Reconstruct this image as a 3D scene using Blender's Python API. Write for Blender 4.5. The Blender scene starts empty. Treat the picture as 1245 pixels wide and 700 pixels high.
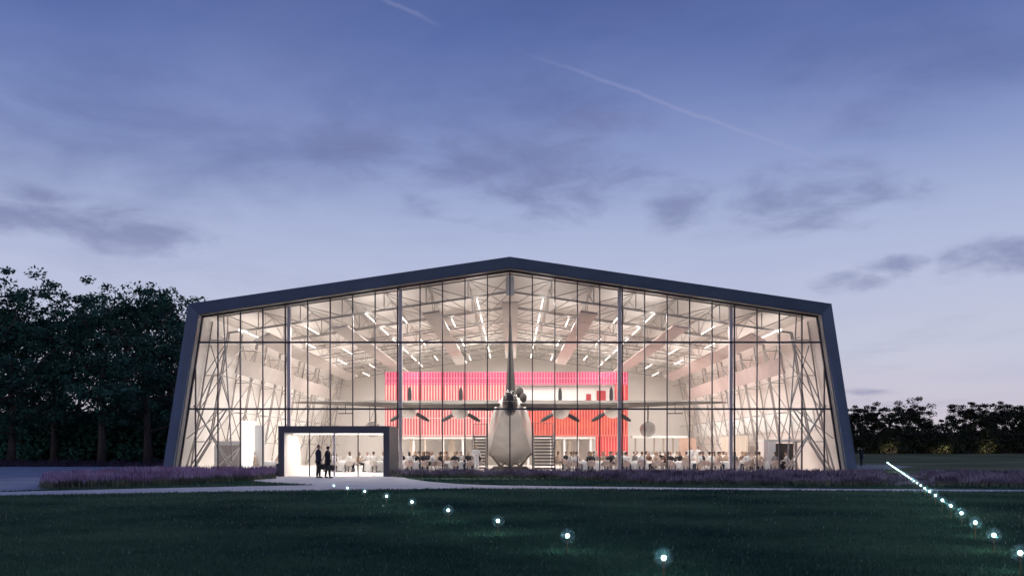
import bpy, math, random
import numpy as np
from mathutils import Vector, Matrix, noise
random.seed(7)
RNG = np.random.default_rng(11)
scene = bpy.context.scene
COL = scene.collection
R = math.radians
F = 1106.0; HZ = 546.0; CX = 622.5; EYE = 1.6        # photograph: focal length and horizon in pixels, eye height
def gp(px, y):                                        # ground point seen at a pixel of the photograph
    d = EYE * F / (y - HZ)
    return ((px - CX) / F * d, d)

# ------------------------------------------------------------------ materials
def nt_new(name):
    m = bpy.data.materials.new(name); m.use_nodes = True
    nt = m.node_tree; nt.nodes.clear()
    return m, nt
def N(nt, t, **kw):
    n = nt.nodes.new(t)
    for k, v in kw.items():
        if k.startswith('i_'):
            n.inputs[int(k[2:])].default_value = v
        else: setattr(n, k, v)
    return n
def rgba(c): return (c[0], c[1], c[2], 1.0)
def pmat(name, col, rough=0.5, metal=0.0, var=0.12, scale=3.0, bump=0.0, bscale=40.0, col2=None, spec=0.5, stretch=None):
    m, nt = nt_new(name)
    out = N(nt, 'ShaderNodeOutputMaterial'); b = N(nt, 'ShaderNodeBsdfPrincipled')
    b.inputs['Roughness'].default_value = rough; b.inputs['Metallic'].default_value = metal
    b.inputs['Specular IOR Level'].default_value = spec
    tc = N(nt, 'ShaderNodeTexCoord'); src = tc.outputs['Object']
    if stretch:
        mp = N(nt, 'ShaderNodeMapping'); mp.inputs['Scale'].default_value = stretch
        nt.links.new(src, mp.inputs['Vector']); src = mp.outputs['Vector']
    n = N(nt, 'ShaderNodeTexNoise'); n.inputs['Scale'].default_value = scale; n.inputs['Detail'].default_value = 5
    nt.links.new(src, n.inputs['Vector'])
    r = N(nt, 'ShaderNodeValToRGB')
    c1 = [max(0, c * (1 - var)) for c in col]; c2 = col2 or [min(1, c * (1 + var)) for c in col]
    r.color_ramp.elements[0].position = 0.35; r.color_ramp.elements[0].color = rgba(c1)
    r.color_ramp.elements[1].position = 0.65; r.color_ramp.elements[1].color = rgba(c2)
    nt.links.new(n.outputs['Fac'], r.inputs['Fac']); nt.links.new(r.outputs['Color'], b.inputs['Base Color'])
    if bump > 0:
        n2 = N(nt, 'ShaderNodeTexNoise'); n2.inputs['Scale'].default_value = bscale; n2.inputs['Detail'].default_value = 6
        nt.links.new(src, n2.inputs['Vector'])
        bp = N(nt, 'ShaderNodeBump'); bp.inputs['Strength'].default_value = bump; bp.inputs['Distance'].default_value = 0.05
        nt.links.new(n2.outputs['Fac'], bp.inputs['Height']); nt.links.new(bp.outputs['Normal'], b.inputs['Normal'])
    nt.links.new(b.outputs[0], out.inputs[0])
    return m
def emat(name, col, s):
    m, nt = nt_new(name)
    out = N(nt, 'ShaderNodeOutputMaterial'); e = N(nt, 'ShaderNodeEmission')
    e.inputs['Color'].default_value = rgba(col); e.inputs['Strength'].default_value = s
    nt.links.new(e.outputs[0], out.inputs[0]); return m
def glassmat(name, refl=0.05, tint=(1, 1, 1)):
    m, nt = nt_new(name)
    out = N(nt, 'ShaderNodeOutputMaterial'); t = N(nt, 'ShaderNodeBsdfTransparent'); g = N(nt, 'ShaderNodeBsdfGlossy')
    t.inputs['Color'].default_value = rgba(tint); g.inputs['Roughness'].default_value = 0.02
    lw = N(nt, 'ShaderNodeLayerWeight'); lw.inputs['Blend'].default_value = 0.25
    mm = N(nt, 'ShaderNodeMath', operation='MULTIPLY_ADD'); mm.inputs[1].default_value = 0.7; mm.inputs[2].default_value = refl
    nt.links.new(lw.outputs['Fresnel'], mm.inputs[0])
    mx = N(nt, 'ShaderNodeMixShader'); mx.inputs['Fac'].default_value = refl
    mm.use_clamp = True
    nt.links.new(mm.outputs[0], mx.inputs['Fac'])
    mm.inputs[1].default_value = 0.45
    nt.links.new(t.outputs[0], mx.inputs[1]); nt.links.new(g.outputs[0], mx.inputs[2]); nt.links.new(mx.outputs[0], out.inputs[0])
    return m

M = {}
M['frame'] = pmat('navy_cladding', (0.110, 0.145, 0.220), 0.5, 0.1, 0.08, 0.6, 0.02, 3)
M['soffit_shade'] = pmat('shaded_roof_soffit', (0.085, 0.08, 0.085), 0.5, 0.0, 0.06, 0.8)  # darker copy of the side soffit; the roof reveal's shade is in its colour
M['soffit'] = pmat('lit_side_soffit', (0.30, 0.28, 0.28), 0.5, 0.0, 0.06, 0.8)  # paler copy for the side reveals; light on them is put into its colour
M['dark'] = pmat('dark_aluminium', (0.030, 0.032, 0.050), 0.4, 0.3, 0.1, 2)
M['porch'] = pmat('porch_graphite', (0.075, 0.07, 0.09), 0.45, 0.1, 0.08, 1)
M['colm'] = pmat('lilac_grey_steel', (0.72, 0.64, 0.64), 0.45, 0.1, 0.06, 1)
M['steel'] = pmat('warm_grey_painted_steel', (0.34, 0.31, 0.295), 0.5, 0.0, 0.12, 0.4)
M['steelr'] = pmat('roof_painted_steel', (0.40, 0.37, 0.35), 0.5, 0.0, 0.1, 0.4)
M['wall'] = pmat('cream_wall_lining', (0.80, 0.755, 0.715), 0.7, 0, 0.03, 0.3)
M['wall_bounce'] = pmat('pink_bounce_wall_lining', (0.78, 0.69, 0.65), 0.7, 0, 0.03, 0.3)  # cream lining with the red block's pinkish bounce put into its colour
M['ceil'] = pmat('roof_lining', (0.66, 0.61, 0.57), 0.7, 0, 0.05, 0.2)
M['white'] = pmat('white_plaster', (0.84, 0.82, 0.79), 0.6, 0, 0.02, 1)
M['floor'] = pmat('pale_resin_floor', (0.84, 0.80, 0.77), 0.35, 0, 0.04, 0.4)
M['baffle'] = pmat('taupe_felt', (0.48, 0.425, 0.395), 0.85, 0, 0.06, 0.5, 0.1, 30)
M['baffler'] = pmat('rose_taupe_felt', (0.50, 0.38, 0.355), 0.85, 0, 0.06, 0.5, 0.1, 30)
M['glass'] = glassmat('clear_glazing', 0.012)
M['lampgl'] = glassmat('lamp_glass', 0.05)
M['roofout'] = pmat('roof_sheet', (0.09, 0.11, 0.16), 0.5, 0.2, 0.1, 0.5)
M['strip'] = emat('strip_diffuser', (1.0, 0.90, 0.80), 5.0)
M['added_glow'] = emat('white_panel_added_glow', (1.0, .96, .92), 1.15)  # emission added to brighten the plain white partition panel
M['bulb'] = emat('runway_bulb', (0.60, 0.95, 1.0), 8.0)
mk, nt = nt_new('halo_scatter'); vo = N(nt, 'ShaderNodeVolumeScatter'); vo.inputs['Density'].default_value = 1.1; vo.inputs['Color'].default_value = (.6, .95, 1, 1)
nt.links.new(vo.outputs[0], N(nt, 'ShaderNodeOutputMaterial').inputs['Volume']); M['halo'] = mk  # added scattering volume that stands in for the lens halo round each bulb
mk2 = mk.copy(); mk2.name = 'halo_scatter_dense'; M['halo2'] = mk2
for q, dn in ((mk, .85), (mk2, 1.0)):
    [x for x in q.node_tree.nodes if x.bl_idname == 'ShaderNodeVolumeScatter'][0].inputs['Density'].default_value = dn
M['alu'] = pmat('aircraft_skin', (0.50, 0.47, 0.44), 0.38, 0.25, 0.10, 1.2, 0.02, 5, stretch=(1, 0.5, 1))
M['wing'] = pmat('weathered_grey_wing', (0.105, 0.092, 0.082), 0.75, 0.0, 0.2, .9, 0.02, 5, spec=.15, stretch=(1, .4, 1))
M['fin'] = pmat('grey_brown_fin', (0.045, 0.040, 0.038), 0.85, 0.0, 0.15, .9, spec=.08)
M['aluw'] = pmat('aircraft_white_paint', (0.74, 0.71, 0.67), 0.35, 0.05, 0.06, 0.7)
M['aludark'] = pmat('aircraft_grey_paint', (0.24, 0.22, 0.20), 0.4, 0.2, 0.12, 1.2)
M['turret'] = pmat('turret_perspex', (0.035, 0.02, 0.015), 0.12, 0.0, 0.3, 6)
M['black'] = pmat('black_rubbery_paint', (0.012, 0.012, 0.013), 0.45, 0, 0.1, 4)
M['cradle'] = pmat('cradle_timber', (0.22, 0.18, 0.15), 0.7, 0, 0.2, 4, stretch=(6, 1, 6))
M['pink'] = pmat('magenta_polycarbonate', (0.42, 0.035, 0.095), 0.35, 0, 0.12, 0.35)
M['pinkrib'] = pmat('magenta_rib', (0.62, 0.17, 0.26), 0.35, 0, 0.1, 0.35)
M['red'] = pmat('red_polycarbonate', (0.43, 0.035, 0.04), 0.35, 0, 0.15, 0.35)
M['redrib'] = pmat('red_rib', (0.58, 0.17, 0.15), 0.35, 0, 0.1, 0.35)
M['rose'] = pmat('rose_polycarbonate', (0.46, 0.085, 0.10), 0.35, 0, 0.15, 0.35)
M['roserib'] = pmat('rose_rib', (0.70, 0.45, 0.42), 0.35, 0, 0.1, 0.35)
M['orange'] = pmat('orange_red_polycarbonate', (0.42, 0.028, 0.022), 0.35, 0, 0.1, 0.9, col2=(0.50, 0.085, 0.035))
M['grill'] = pmat('dark_stair_steel', (0.10, 0.09, 0.09), 0.5, 0.3, 0.1, 2)
M['curtain'] = pmat('beige_curtain', (0.55, 0.46, 0.38), 0.85, 0, 0.15, 2, stretch=(1, 8, 0.1))
M['board'] = pmat('brown_board', (0.42, 0.28, 0.22), 0.7, 0, 0.12, 1)
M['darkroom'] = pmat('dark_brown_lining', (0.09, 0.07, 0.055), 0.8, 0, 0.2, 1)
M['cloth'] = pmat('white_table_linen', (0.82, 0.80, 0.78), 0.85, 0, 0.02, 2)
M['shell'] = pmat('blush_chair_shell', (0.40, 0.30, 0.27), 0.45, 0, 0.05, 2)
M['shellw'] = pmat('pale_chair_shell', (0.62, 0.55, 0.50), 0.45, 0, 0.05, 2)
M['leg'] = pmat('chair_leg_metal', (0.25, 0.22, 0.2), 0.4, 0.4, 0.1, 4)
M['skin'] = pmat('skin', (0.50, 0.31, 0.23), 0.6, 0, 0.08, 4)
M['skin2'] = pmat('skin_deep', (0.30, 0.17, 0.11), 0.6, 0, 0.08, 4)
M['cblack'] = pmat('black_cloth', (0.014, 0.014, 0.018), 0.85, 0, 0.2, 6)
M['cnavy'] = pmat('navy_cloth', (0.022, 0.026, 0.045), 0.85, 0, 0.2, 6)
M['cwhite'] = pmat('white_cloth', (0.80, 0.77, 0.73), 0.85, 0, 0.05, 6)
M['ctan'] = pmat('tan_cloth', (0.50, 0.36, 0.27), 0.85, 0, 0.1, 6)
M['cgrey'] = pmat('grey_cloth', (0.22, 0.20, 0.20), 0.85, 0, 0.1, 6)
M['cbrown'] = pmat('brown_cloth', (0.17, 0.09, 0.06), 0.85, 0, 0.1, 6)
M['hdark'] = pmat('dark_hair', (0.02, 0.014, 0.011), 0.6, 0, 0.2, 30)
M['hbrown'] = pmat('brown_hair', (0.11, 0.055, 0.03), 0.6, 0, 0.2, 30)
M['hfair'] = pmat('fair_hair', (0.42, 0.28, 0.16), 0.6, 0, 0.2, 30)
M['hgrey'] = pmat('grey_hair', (0.38, 0.36, 0.34), 0.6, 0, 0.2, 30)
M['stake'] = pmat('brass_stake', (0.28, 0.20, 0.10), 0.4, 0.7, 0.1, 20)
M['bark'] = pmat('bark', (0.085, 0.065, 0.055), 0.9, 0, 0.35, 2, 0.5, 14, stretch=(3, 3, 0.6))
M['leaf1'] = pmat('deep_green_leaves', (0.032, 0.095, 0.070), 0.6, 0, 0.4, 0.5, col2=(0.065, 0.17, 0.115), spec=.2)
M['leaf2'] = pmat('olive_leaves', (0.035, 0.045, 0.025), 0.6, 0, 0.4, 0.9, col2=(0.075, 0.08, 0.04), spec=.2)
M['lavg'] = pmat('lavender_foliage', (0.11, 0.13, 0.08), 0.7, 0, 0.4, 1.5, col2=(0.26, 0.26, 0.15))
M['lavp'] = pmat('lavender_flower', (0.12, 0.08, 0.12), 0.7, 0, 0.35, 0.9, col2=(0.50, 0.38, 0.46))
M['lavpp'] = pmat('pink_lavender_flower', (0.36, 0.20, 0.34), 0.7, 0, 0.35, 0.7, col2=(0.64, 0.46, 0.62))
M['lavd'] = pmat('plum_foliage', (0.075, 0.045, 0.075), 0.7, 0, 0.35, 1.0)
M['blade'] = pmat('grass_blades', (0.016, 0.108, 0.078), 0.55, 0, 0.45, 0.22, col2=(0.10, 0.19, 0.105), spec=.25)
M['bladep'] = pmat('pale_grass_blades', (0.32, 0.36, 0.28), 0.5, 0, 0.3, 2)
M['lawn'] = pmat('lawn_soil_and_thatch', (0.018, 0.100, 0.070), 0.95, 0, 0.3, 0.15, 0.5, 9, col2=(0.09, 0.15, 0.08), spec=0.1)
M['litgrass'] = pmat('pale_lit_grass', (0.42, 0.37, 0.29), 0.9, 0, 0.2, 1.5, 0.2, 20)  # grass with the warm light on it put into a pale sandy colour
M['meadow'] = pmat('lit_olive_meadow', (0.15, 0.17, 0.06), 0.95, 0, 0.3, 0.2, 0.5, 6, col2=(0.30, 0.27, 0.11), spec=.1, stretch=(.3, 1, 1))  # light over the field is put into this paler olive
M['path'] = pmat('pale_concrete_path', (0.62, 0.60, 0.62), 0.8, 0, 0.08, 0.8, 0.15, 25)
M['plaza'] = pmat('blue_grey_paving', (0.40, 0.40, 0.46), 0.7, 0, 0.14, 0.4, 0.2, 15)

# ------------------------------------------------------------------ object helpers
def link(o, parent=None):
    COL.objects.link(o)
    if parent is not None: o.parent = parent
    return o
def tag(o, label=None, cat=None, group=None, kind=None):
    if label: o['label'] = label
    if cat: o['category'] = cat
    if group: o['group'] = group
    if kind: o['kind'] = kind
    return o
def empty(name, loc=(0, 0, 0), rz=0, parent=None):
    o = bpy.data.objects.new(name, None); o.empty_display_size = 0.2
    o.location = loc; o.rotation_euler = (0, 0, rz)
    return link(o, parent)
class MB:
    def __init__(s): s.v = []; s.f = []; s.mi = []; s.cur = 0
    def add(s, vs, fs):
        b = len(s.v); s.v += [tuple(p) for p in vs]
        for f in fs: s.f.append(tuple(b + i for i in f)); s.mi.append(s.cur)
    def box(s, x0, x1, y0, y1, z0, z1):
        s.add([(x0,y0,z0),(x1,y0,z0),(x1,y1,z0),(x0,y1,z0),(x0,y0,z1),(x1,y0,z1),(x1,y1,z1),(x0,y1,z1)],
              [(0,3,2,1),(4,5,6,7),(0,1,5,4),(1,2,6,5),(2,3,7,6),(3,0,4,7)])
    def hexa(s, a, b):   # two quads (lists of 4 points), joined
        s.add(list(a) + list(b), [(3,2,1,0),(4,5,6,7),(0,1,5,4),(1,2,6,5),(2,3,7,6),(3,0,4,7)])
    def bar(s, p, q, w=0.1, h=None, up=(0, 0, 1)):
        h = h or w; p = Vector(p); q = Vector(q); d = (q - p).normalized(); u = Vector(up)
        if abs(d.dot(u)) > 0.98: u = Vector((0, 1, 0))
        sx = d.cross(u).normalized() * w / 2; sz = sx.cross(d).normalized() * h / 2
        s.hexa([p - sx - sz, p + sx - sz, p + sx + sz, p - sx + sz], [q - sx - sz, q + sx - sz, q + sx + sz, q - sx + sz])
    def tube(s, pts, rad, n=8, cap=True):
        pts = [Vector(p) for p in pts]
        if not hasattr(rad, '__len__'): rad = [rad] * len(pts)
        vs = []; fs = []
        for i, p in enumerate(pts):
            d = (pts[min(i + 1, len(pts) - 1)] - pts[max(i - 1, 0)]).normalized()
            u = Vector((0, 0, 1)) if abs(d.z) < 0.9 else Vector((1, 0, 0))
            a = d.cross(u).normalized(); b = d.cross(a).normalized()
            for k in range(n):
                t = 2 * math.pi * k / n; vs.append(p + (a * math.cos(t) + b * math.sin(t)) * rad[i])
        for i in range(len(pts) - 1):
            for k in range(n):
                k2 = (k + 1) % n; fs.append((i*n+k, i*n+k2, (i+1)*n+k2, (i+1)*n+k))
        if cap: fs.append(tuple(range(n - 1, -1, -1))); fs.append(tuple((len(pts)-1)*n + k for k in range(n)))
        s.add(vs, fs)
    def ell(s, c, r, nu=12, nv=8, rot=None):
        vs = []; fs = []
        for j in range(1, nv):
            ph = math.pi * j / nv
            for k in range(nu):
                t = 2 * math.pi * k / nu
                vs.append(Vector((r[0]*math.sin(ph)*math.cos(t), r[1]*math.sin(ph)*math.sin(t), r[2]*math.cos(ph))))
        vs.append(Vector((0, 0, r[2]))); vs.append(Vector((0, 0, -r[2])))
        if rot is not None: vs = [rot @ v for v in vs]
        vs = [v + Vector(c) for v in vs]
        for j in range(nv - 2):
            for k in range(nu):
                k2 = (k+1) % nu; fs.append((j*nu+k, (j+1)*nu+k, (j+1)*nu+k2, j*nu+k2))
        t = (nv-1)*nu
        for k in range(nu):
            k2 = (k+1) % nu; fs.append((t, k, k2)); fs.append((t+1, (nv-2)*nu+k2, (nv-2)*nu+k))
        s.add(vs, fs)
    def loft(s, rings, cap=True):
        n = len(rings[0]); vs = [p for r in rings for p in r]; fs = []
        for i in range(len(rings) - 1):
            for k in range(n):
                k2 = (k+1) % n; fs.append((i*n+k, i*n+k2, (i+1)*n+k2, (i+1)*n+k))
        if cap: fs.append(tuple(range(n-1, -1, -1))); fs.append(tuple((len(rings)-1)*n + k for k in range(n)))
        s.add(vs, fs)
    def mesh(s, name, mats, smooth=False):
        me = bpy.data.meshes.new(name); me.from_pydata(s.v, [], s.f)
        for m in (mats if isinstance(mats, (list, tuple)) else [mats]): me.materials.append(m)
        me.polygons.foreach_set('material_index', s.mi)
        if smooth: me.polygons.foreach_set('use_smooth', [True] * len(me.polygons))
        me.update(); return me
    def build(s, name, mats, parent=None, smooth=False, **tg):
        o = bpy.data.objects.new(name, s.mesh(name, mats, smooth)); link(o, parent)
        if tg: tag(o, **tg)
        return o
def box(name, dims, mat, parent=None, bev=0, **tg):
    m = MB(); m.box(*dims); o = m.build(name, mat, parent, **tg)
    if bev:
        b = o.modifiers.new('bevel', 'BEVEL'); b.width = bev; b.segments = 2
    return o
def copy_tree(o, parent=None):
    c = o.copy(); COL.objects.link(c); c.parent = parent
    for ch in list(o.children): copy_tree(ch, c)
    return c
def raw_mesh(name, verts, faces_n, nper, mats, mi=None, smooth=False):
    """verts (N,3), each face nper consecutive vertices"""
    me = bpy.data.meshes.new(name); nv = len(verts); nf = faces_n
    me.vertices.add(nv); me.vertices.foreach_set('co', np.asarray(verts, dtype=np.float32).ravel())
    me.loops.add(nf * nper); me.loops.foreach_set('vertex_index', np.arange(nf * nper, dtype=np.int32))
    me.polygons.add(nf); me.polygons.foreach_set('loop_start', np.arange(0, nf * nper, nper, dtype=np.int32))
    me.polygons.foreach_set('loop_total', np.full(nf, nper, dtype=np.int32))
    for m in mats: me.materials.append(m)
    if mi is not None: me.polygons.foreach_set('material_index', np.asarray(mi, dtype=np.int32))
    me.update(calc_edges=True); return me
def inpoly(px, py, poly):
    c = np.zeros(len(px), bool); n = len(poly); j = n - 1
    for i in range(n):
        xi, yi = poly[i]; xj, yj = poly[j]
        hit = ((yi > py) != (yj > py)) & (px < (xj - xi) * (py - yi) / ((yj - yi) or 1e-9) + xi)
        c ^= hit; j = i
    return c
def evaluated(o):
    dg = bpy.context.evaluated_depsgraph_get(); dg.update()
    me = bpy.data.meshes.new_from_object(o.evaluated_get(dg)); return me
def remeshed(mb, name, voxel, smooth=2):
    """fuse a set of overlapping volumes into one continuous surface"""
    me = mb.mesh(name, M['skin']); o = bpy.data.objects.new(name, me); COL.objects.link(o)
    r = o.modifiers.new('r', 'REMESH'); r.mode = 'VOXEL'; r.voxel_size = voxel
    if smooth:
        sm = o.modifiers.new('s', 'SMOOTH'); sm.factor = 0.5; sm.iterations = smooth
    out = evaluated(o); bpy.data.objects.remove(o); out.name = name
    out.polygons.foreach_set('use_smooth', [True] * len(out.polygons)); out.materials.clear()
    return out

# ------------------------------------------------------------------ camera
cam = bpy.data.cameras.new('camera'); camo = bpy.data.objects.new('camera', cam); COL.objects.link(camo)
camo.location = (0, 0, EYE); camo.rotation_euler = (R(90), 0, 0)
cam.sensor_width = 36; cam.lens = F / 1245 * 36; cam.shift_y = (HZ - 350) / 1245; cam.clip_start = 0.1; cam.clip_end = 3000
scene.camera = camo

# ------------------------------------------------------------------ world: dusk sky
w = bpy.data.worlds.new('World'); scene.world = w; w.use_nodes = True
nt = w.node_tree; nt.nodes.clear(); L = nt.links.new
out = N(nt, 'ShaderNodeOutputWorld'); bg = N(nt, 'ShaderNodeBackground'); L(bg.outputs[0], out.inputs[0])
tc = N(nt, 'ShaderNodeTexCoord'); sep = N(nt, 'ShaderNodeSeparateXYZ'); L(tc.outputs['Generated'], sep.inputs[0])
ramp = N(nt, 'ShaderNodeValToRGB'); L(sep.outputs['Z'], ramp.inputs['Fac'])
def lin(r, g, b): return tuple(((c / 255) / 12.92 if c / 255 <= 0.04045 else ((c / 255 + 0.055) / 1.055) ** 2.4) for c in (r, g, b)) + (1,)
els = [(0.0, (208, 197, 208)), (0.05, (205, 199, 213)), (0.10, (197, 200, 219)), (0.18, (185, 193, 221)), (0.24, (169, 181, 216)), (0.30, (140, 156, 202)),
       (0.36, (112, 130, 184)), (0.41, (85, 106, 165)), (0.47, (63, 86, 146)), (1.0, (38, 60, 114))]
e = ramp.color_ramp.elements
e[0].position, e[0].color = els[0][0], lin(*els[0][1]); e[1].position, e[1].color = els[-1][0], lin(*els[-1][1])
for p, c in els[1:-1]:
    k = e.new(p); k.color = lin(*c)
# clouds on a plane high above: direction divided by its height
zc = N(nt, 'ShaderNodeMath', operation='ADD'); L(sep.outputs['Z'], zc.inputs[0]); zc.inputs[1].default_value = 0.10
zm = N(nt, 'ShaderNodeMath', operation='MAXIMUM'); L(zc.outputs[0], zm.inputs[0]); zm.inputs[1].default_value = 0.05
dx = N(nt, 'ShaderNodeMath', operation='DIVIDE'); L(sep.outputs['X'], dx.inputs[0]); L(zm.outputs[0], dx.inputs[1])
dy = N(nt, 'ShaderNodeMath', operation='DIVIDE'); L(sep.outputs['Y'], dy.inputs[0]); L(zm.outputs[0], dy.inputs[1])
cmb = N(nt, 'ShaderNodeCombineXYZ'); L(dx.outputs[0], cmb.inputs[0]); L(dy.outputs[0], cmb.inputs[1])
def cloud(scale, off, lo, hi, det=8, rough=0.6):
    mp = N(nt, 'ShaderNodeMapping'); mp.inputs['Location'].default_value = off; mp.inputs['Scale'].default_value = (scale, scale * 0.75, 1)
    L(cmb.outputs[0], mp.inputs['Vector'])
    n = N(nt, 'ShaderNodeTexNoise'); n.inputs['Scale'].default_value = 1; n.inputs['Detail'].default_value = det; n.inputs['Roughness'].default_value = rough
    n.inputs['Distortion'].default_value = 0.25
    L(mp.outputs[0], n.inputs['Vector'])
    mr = N(nt, 'ShaderNodeMapRange', interpolation_type='SMOOTHSTEP'); mr.inputs['From Min'].default_value = lo; mr.inputs['From Max'].default_value = hi
    L(n.outputs['Fac'], mr.inputs['Value']); return mr.outputs['Result']
def mix(fac, a, b, mul=1.0, bt='MIX'):
    m = N(nt, 'ShaderNodeMixRGB', blend_type=bt)
    if mul != 1.0:
        q = N(nt, 'ShaderNodeMath', operation='MULTIPLY'); L(fac, q.inputs[0]); q.inputs[1].default_value = mul; fac = q.outputs[0]
    L(fac, m.inputs['Fac']); L(a, m.inputs[1])
    if isinstance(b, tuple): m.inputs[2].default_value = b
    else: L(b, m.inputs[2])
    return m.outputs[0]
c0 = ramp.outputs['Color']
def dirp(px, y): return Vector(((px - CX) / F, 1, (HZ - y) / F)).normalized()
def blobs(lst, scale, seed, amt, lo, hi):
    acc = None
    for px, y, ax, az in lst:
        c = dirp(px, y); sub = N(nt, 'ShaderNodeVectorMath', operation='SUBTRACT'); L(tc.outputs['Generated'], sub.inputs[0]); sub.inputs[1].default_value = c
        mul = N(nt, 'ShaderNodeVectorMath', operation='MULTIPLY'); L(sub.outputs[0], mul.inputs[0]); mul.inputs[1].default_value = (F/ax, F/ax*.6, F/az)
        ln = N(nt, 'ShaderNodeVectorMath', operation='LENGTH'); L(mul.outputs[0], ln.inputs[0])
        q = N(nt, 'ShaderNodeMapRange', interpolation_type='SMOOTHSTEP'); L(ln.outputs['Value'], q.inputs['Value'])
        q.inputs['From Min'].default_value = 0; q.inputs['From Max'].default_value = 1.25; q.inputs['To Min'].default_value = 1; q.inputs['To Max'].default_value = 0
        if acc is None: acc = q.outputs[0]
        else:
            mx = N(nt, 'ShaderNodeMath', operation='MAXIMUM'); L(acc, mx.inputs[0]); L(q.outputs[0], mx.inputs[1]); acc = mx.outputs[0]
    mp = N(nt, 'ShaderNodeMapping'); mp.inputs['Location'].default_value = (seed, seed*.7, 0); mp.inputs['Scale'].default_value = (scale, scale, scale*2.6); L(tc.outputs['Generated'], mp.inputs['Vector'])
    n = N(nt, 'ShaderNodeTexNoise'); n.inputs['Scale'].default_value = 1; n.inputs['Detail'].default_value = 9; n.inputs['Roughness'].default_value = .58; n.inputs['Distortion'].default_value = .3; L(mp.outputs[0], n.inputs['Vector'])
    ma = N(nt, 'ShaderNodeMath', operation='MULTIPLY_ADD'); L(acc, ma.inputs[0]); ma.inputs[1].default_value = amt; L(n.outputs['Fac'], ma.inputs[2])
    mr = N(nt, 'ShaderNodeMapRange', interpolation_type='SMOOTHSTEP'); mr.inputs['From Min'].default_value = lo; mr.inputs['From Max'].default_value = hi; L(ma.outputs[0], mr.inputs['Value'])
    mn = N(nt, 'ShaderNodeMath', operation='MULTIPLY'); L(mr.outputs[0], mn.inputs[0]); ac = N(nt, 'ShaderNodeMath', operation='MINIMUM'); am = N(nt, 'ShaderNodeMath', operation='MULTIPLY'); L(acc, am.inputs[0]); am.inputs[1].default_value = 5; L(am.outputs[0], ac.inputs[0]); ac.inputs[1].default_value = 1; L(ac.outputs[0], mn.inputs[1])
    return mn.outputs[0]
c0 = mix(cloud(0.55, (3.1, 1.7, 0), 0.42, 0.72, 6), c0, lin(160, 168, 208), 0.22)       # thin bright veil
c0 = mix(cloud(0.85, (0.6, 5.2, 0), 0.48, 0.75), c0, lin(78, 92, 146), 0.20)          # broad dusky patches
c0 = mix(blobs([(120, 150, 330, 90), (560, 130, 260, 70), (1110, 80, 200, 70), (770, 5, 160, 40)], 5.5, 3.3, .34, .50, 1.05), c0, lin(78, 92, 146), 0.52)
c0 = mix(blobs([(640, 215, 190, 62), (735, 155, 70, 26), (455, 185, 80, 36), (820, 252, 60, 34), (990, 243, 120, 44), (40, 238, 60, 14), (70, 268, 150, 26), (150, 285, 110, 26), (1225, 318, 70, 26), (1085, 322, 40, 12), (1040, 345, 60, 16), (1055, 476, 40, 6), (1230, 310, 40, 30)], 13.0, 8.1, .30, .50, .92), c0, lin(110, 118, 162), 0.62)
# contrail: a great circle through two points of the sky
def contrail(c0, pa, pb, pm, width, amt, fade):
    a_, b_, mid = dirp(*pa), dirp(*pb), dirp(*pm); nrm = a_.cross(b_).normalized()
    dp = N(nt, 'ShaderNodeVectorMath', operation='DOT_PRODUCT'); L(tc.outputs['Generated'], dp.inputs[0]); dp.inputs[1].default_value = nrm
    nz = N(nt, 'ShaderNodeTexNoise'); nz.inputs['Scale'].default_value = 26; nz.inputs['Detail'].default_value = 8; L(tc.outputs['Generated'], nz.inputs['Vector'])
    ad = N(nt, 'ShaderNodeMath', operation='MULTIPLY_ADD'); L(nz.outputs['Fac'], ad.inputs[0]); ad.inputs[1].default_value = 0.009; L(dp.outputs['Value'], ad.inputs[2])
    sb = N(nt, 'ShaderNodeMath', operation='SUBTRACT'); L(ad.outputs[0], sb.inputs[0]); sb.inputs[1].default_value = 0.0045
    ab = N(nt, 'ShaderNodeMath', operation='ABSOLUTE'); L(sb.outputs[0], ab.inputs[0])
    mr = N(nt, 'ShaderNodeMapRange', interpolation_type='SMOOTHSTEP'); L(ab.outputs[0], mr.inputs['Value'])
    mr.inputs['From Min'].default_value = 0.0; mr.inputs['From Max'].default_value = width; mr.inputs['To Min'].default_value = 1; mr.inputs['To Max'].default_value = 0
    dm = N(nt, 'ShaderNodeVectorMath', operation='DOT_PRODUCT'); L(tc.outputs['Generated'], dm.inputs[0]); dm.inputs[1].default_value = mid
    m2 = N(nt, 'ShaderNodeMapRange', interpolation_type='SMOOTHSTEP'); L(dm.outputs['Value'], m2.inputs['Value'])
    m2.inputs['From Min'].default_value = mid.dot(a_) - fade*.3; m2.inputs['From Max'].default_value = mid.dot(a_) + fade
    ct = N(nt, 'ShaderNodeMath', operation='MULTIPLY'); L(mr.outputs[0], ct.inputs[0]); L(m2.outputs[0], ct.inputs[1])
    return mix(ct.outputs[0], c0, lin(158, 162, 202), amt)
c0 = contrail(c0, (650, 68), (1125, 240), (885, 152), .0032, .34, .022)
c0 = contrail(c0, (440, -14), (535, 32), (488, 8), .0036, .26, .0012)
L(c0, bg.inputs['Color']); bg.inputs['Strength'].default_value = 1.0

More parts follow.
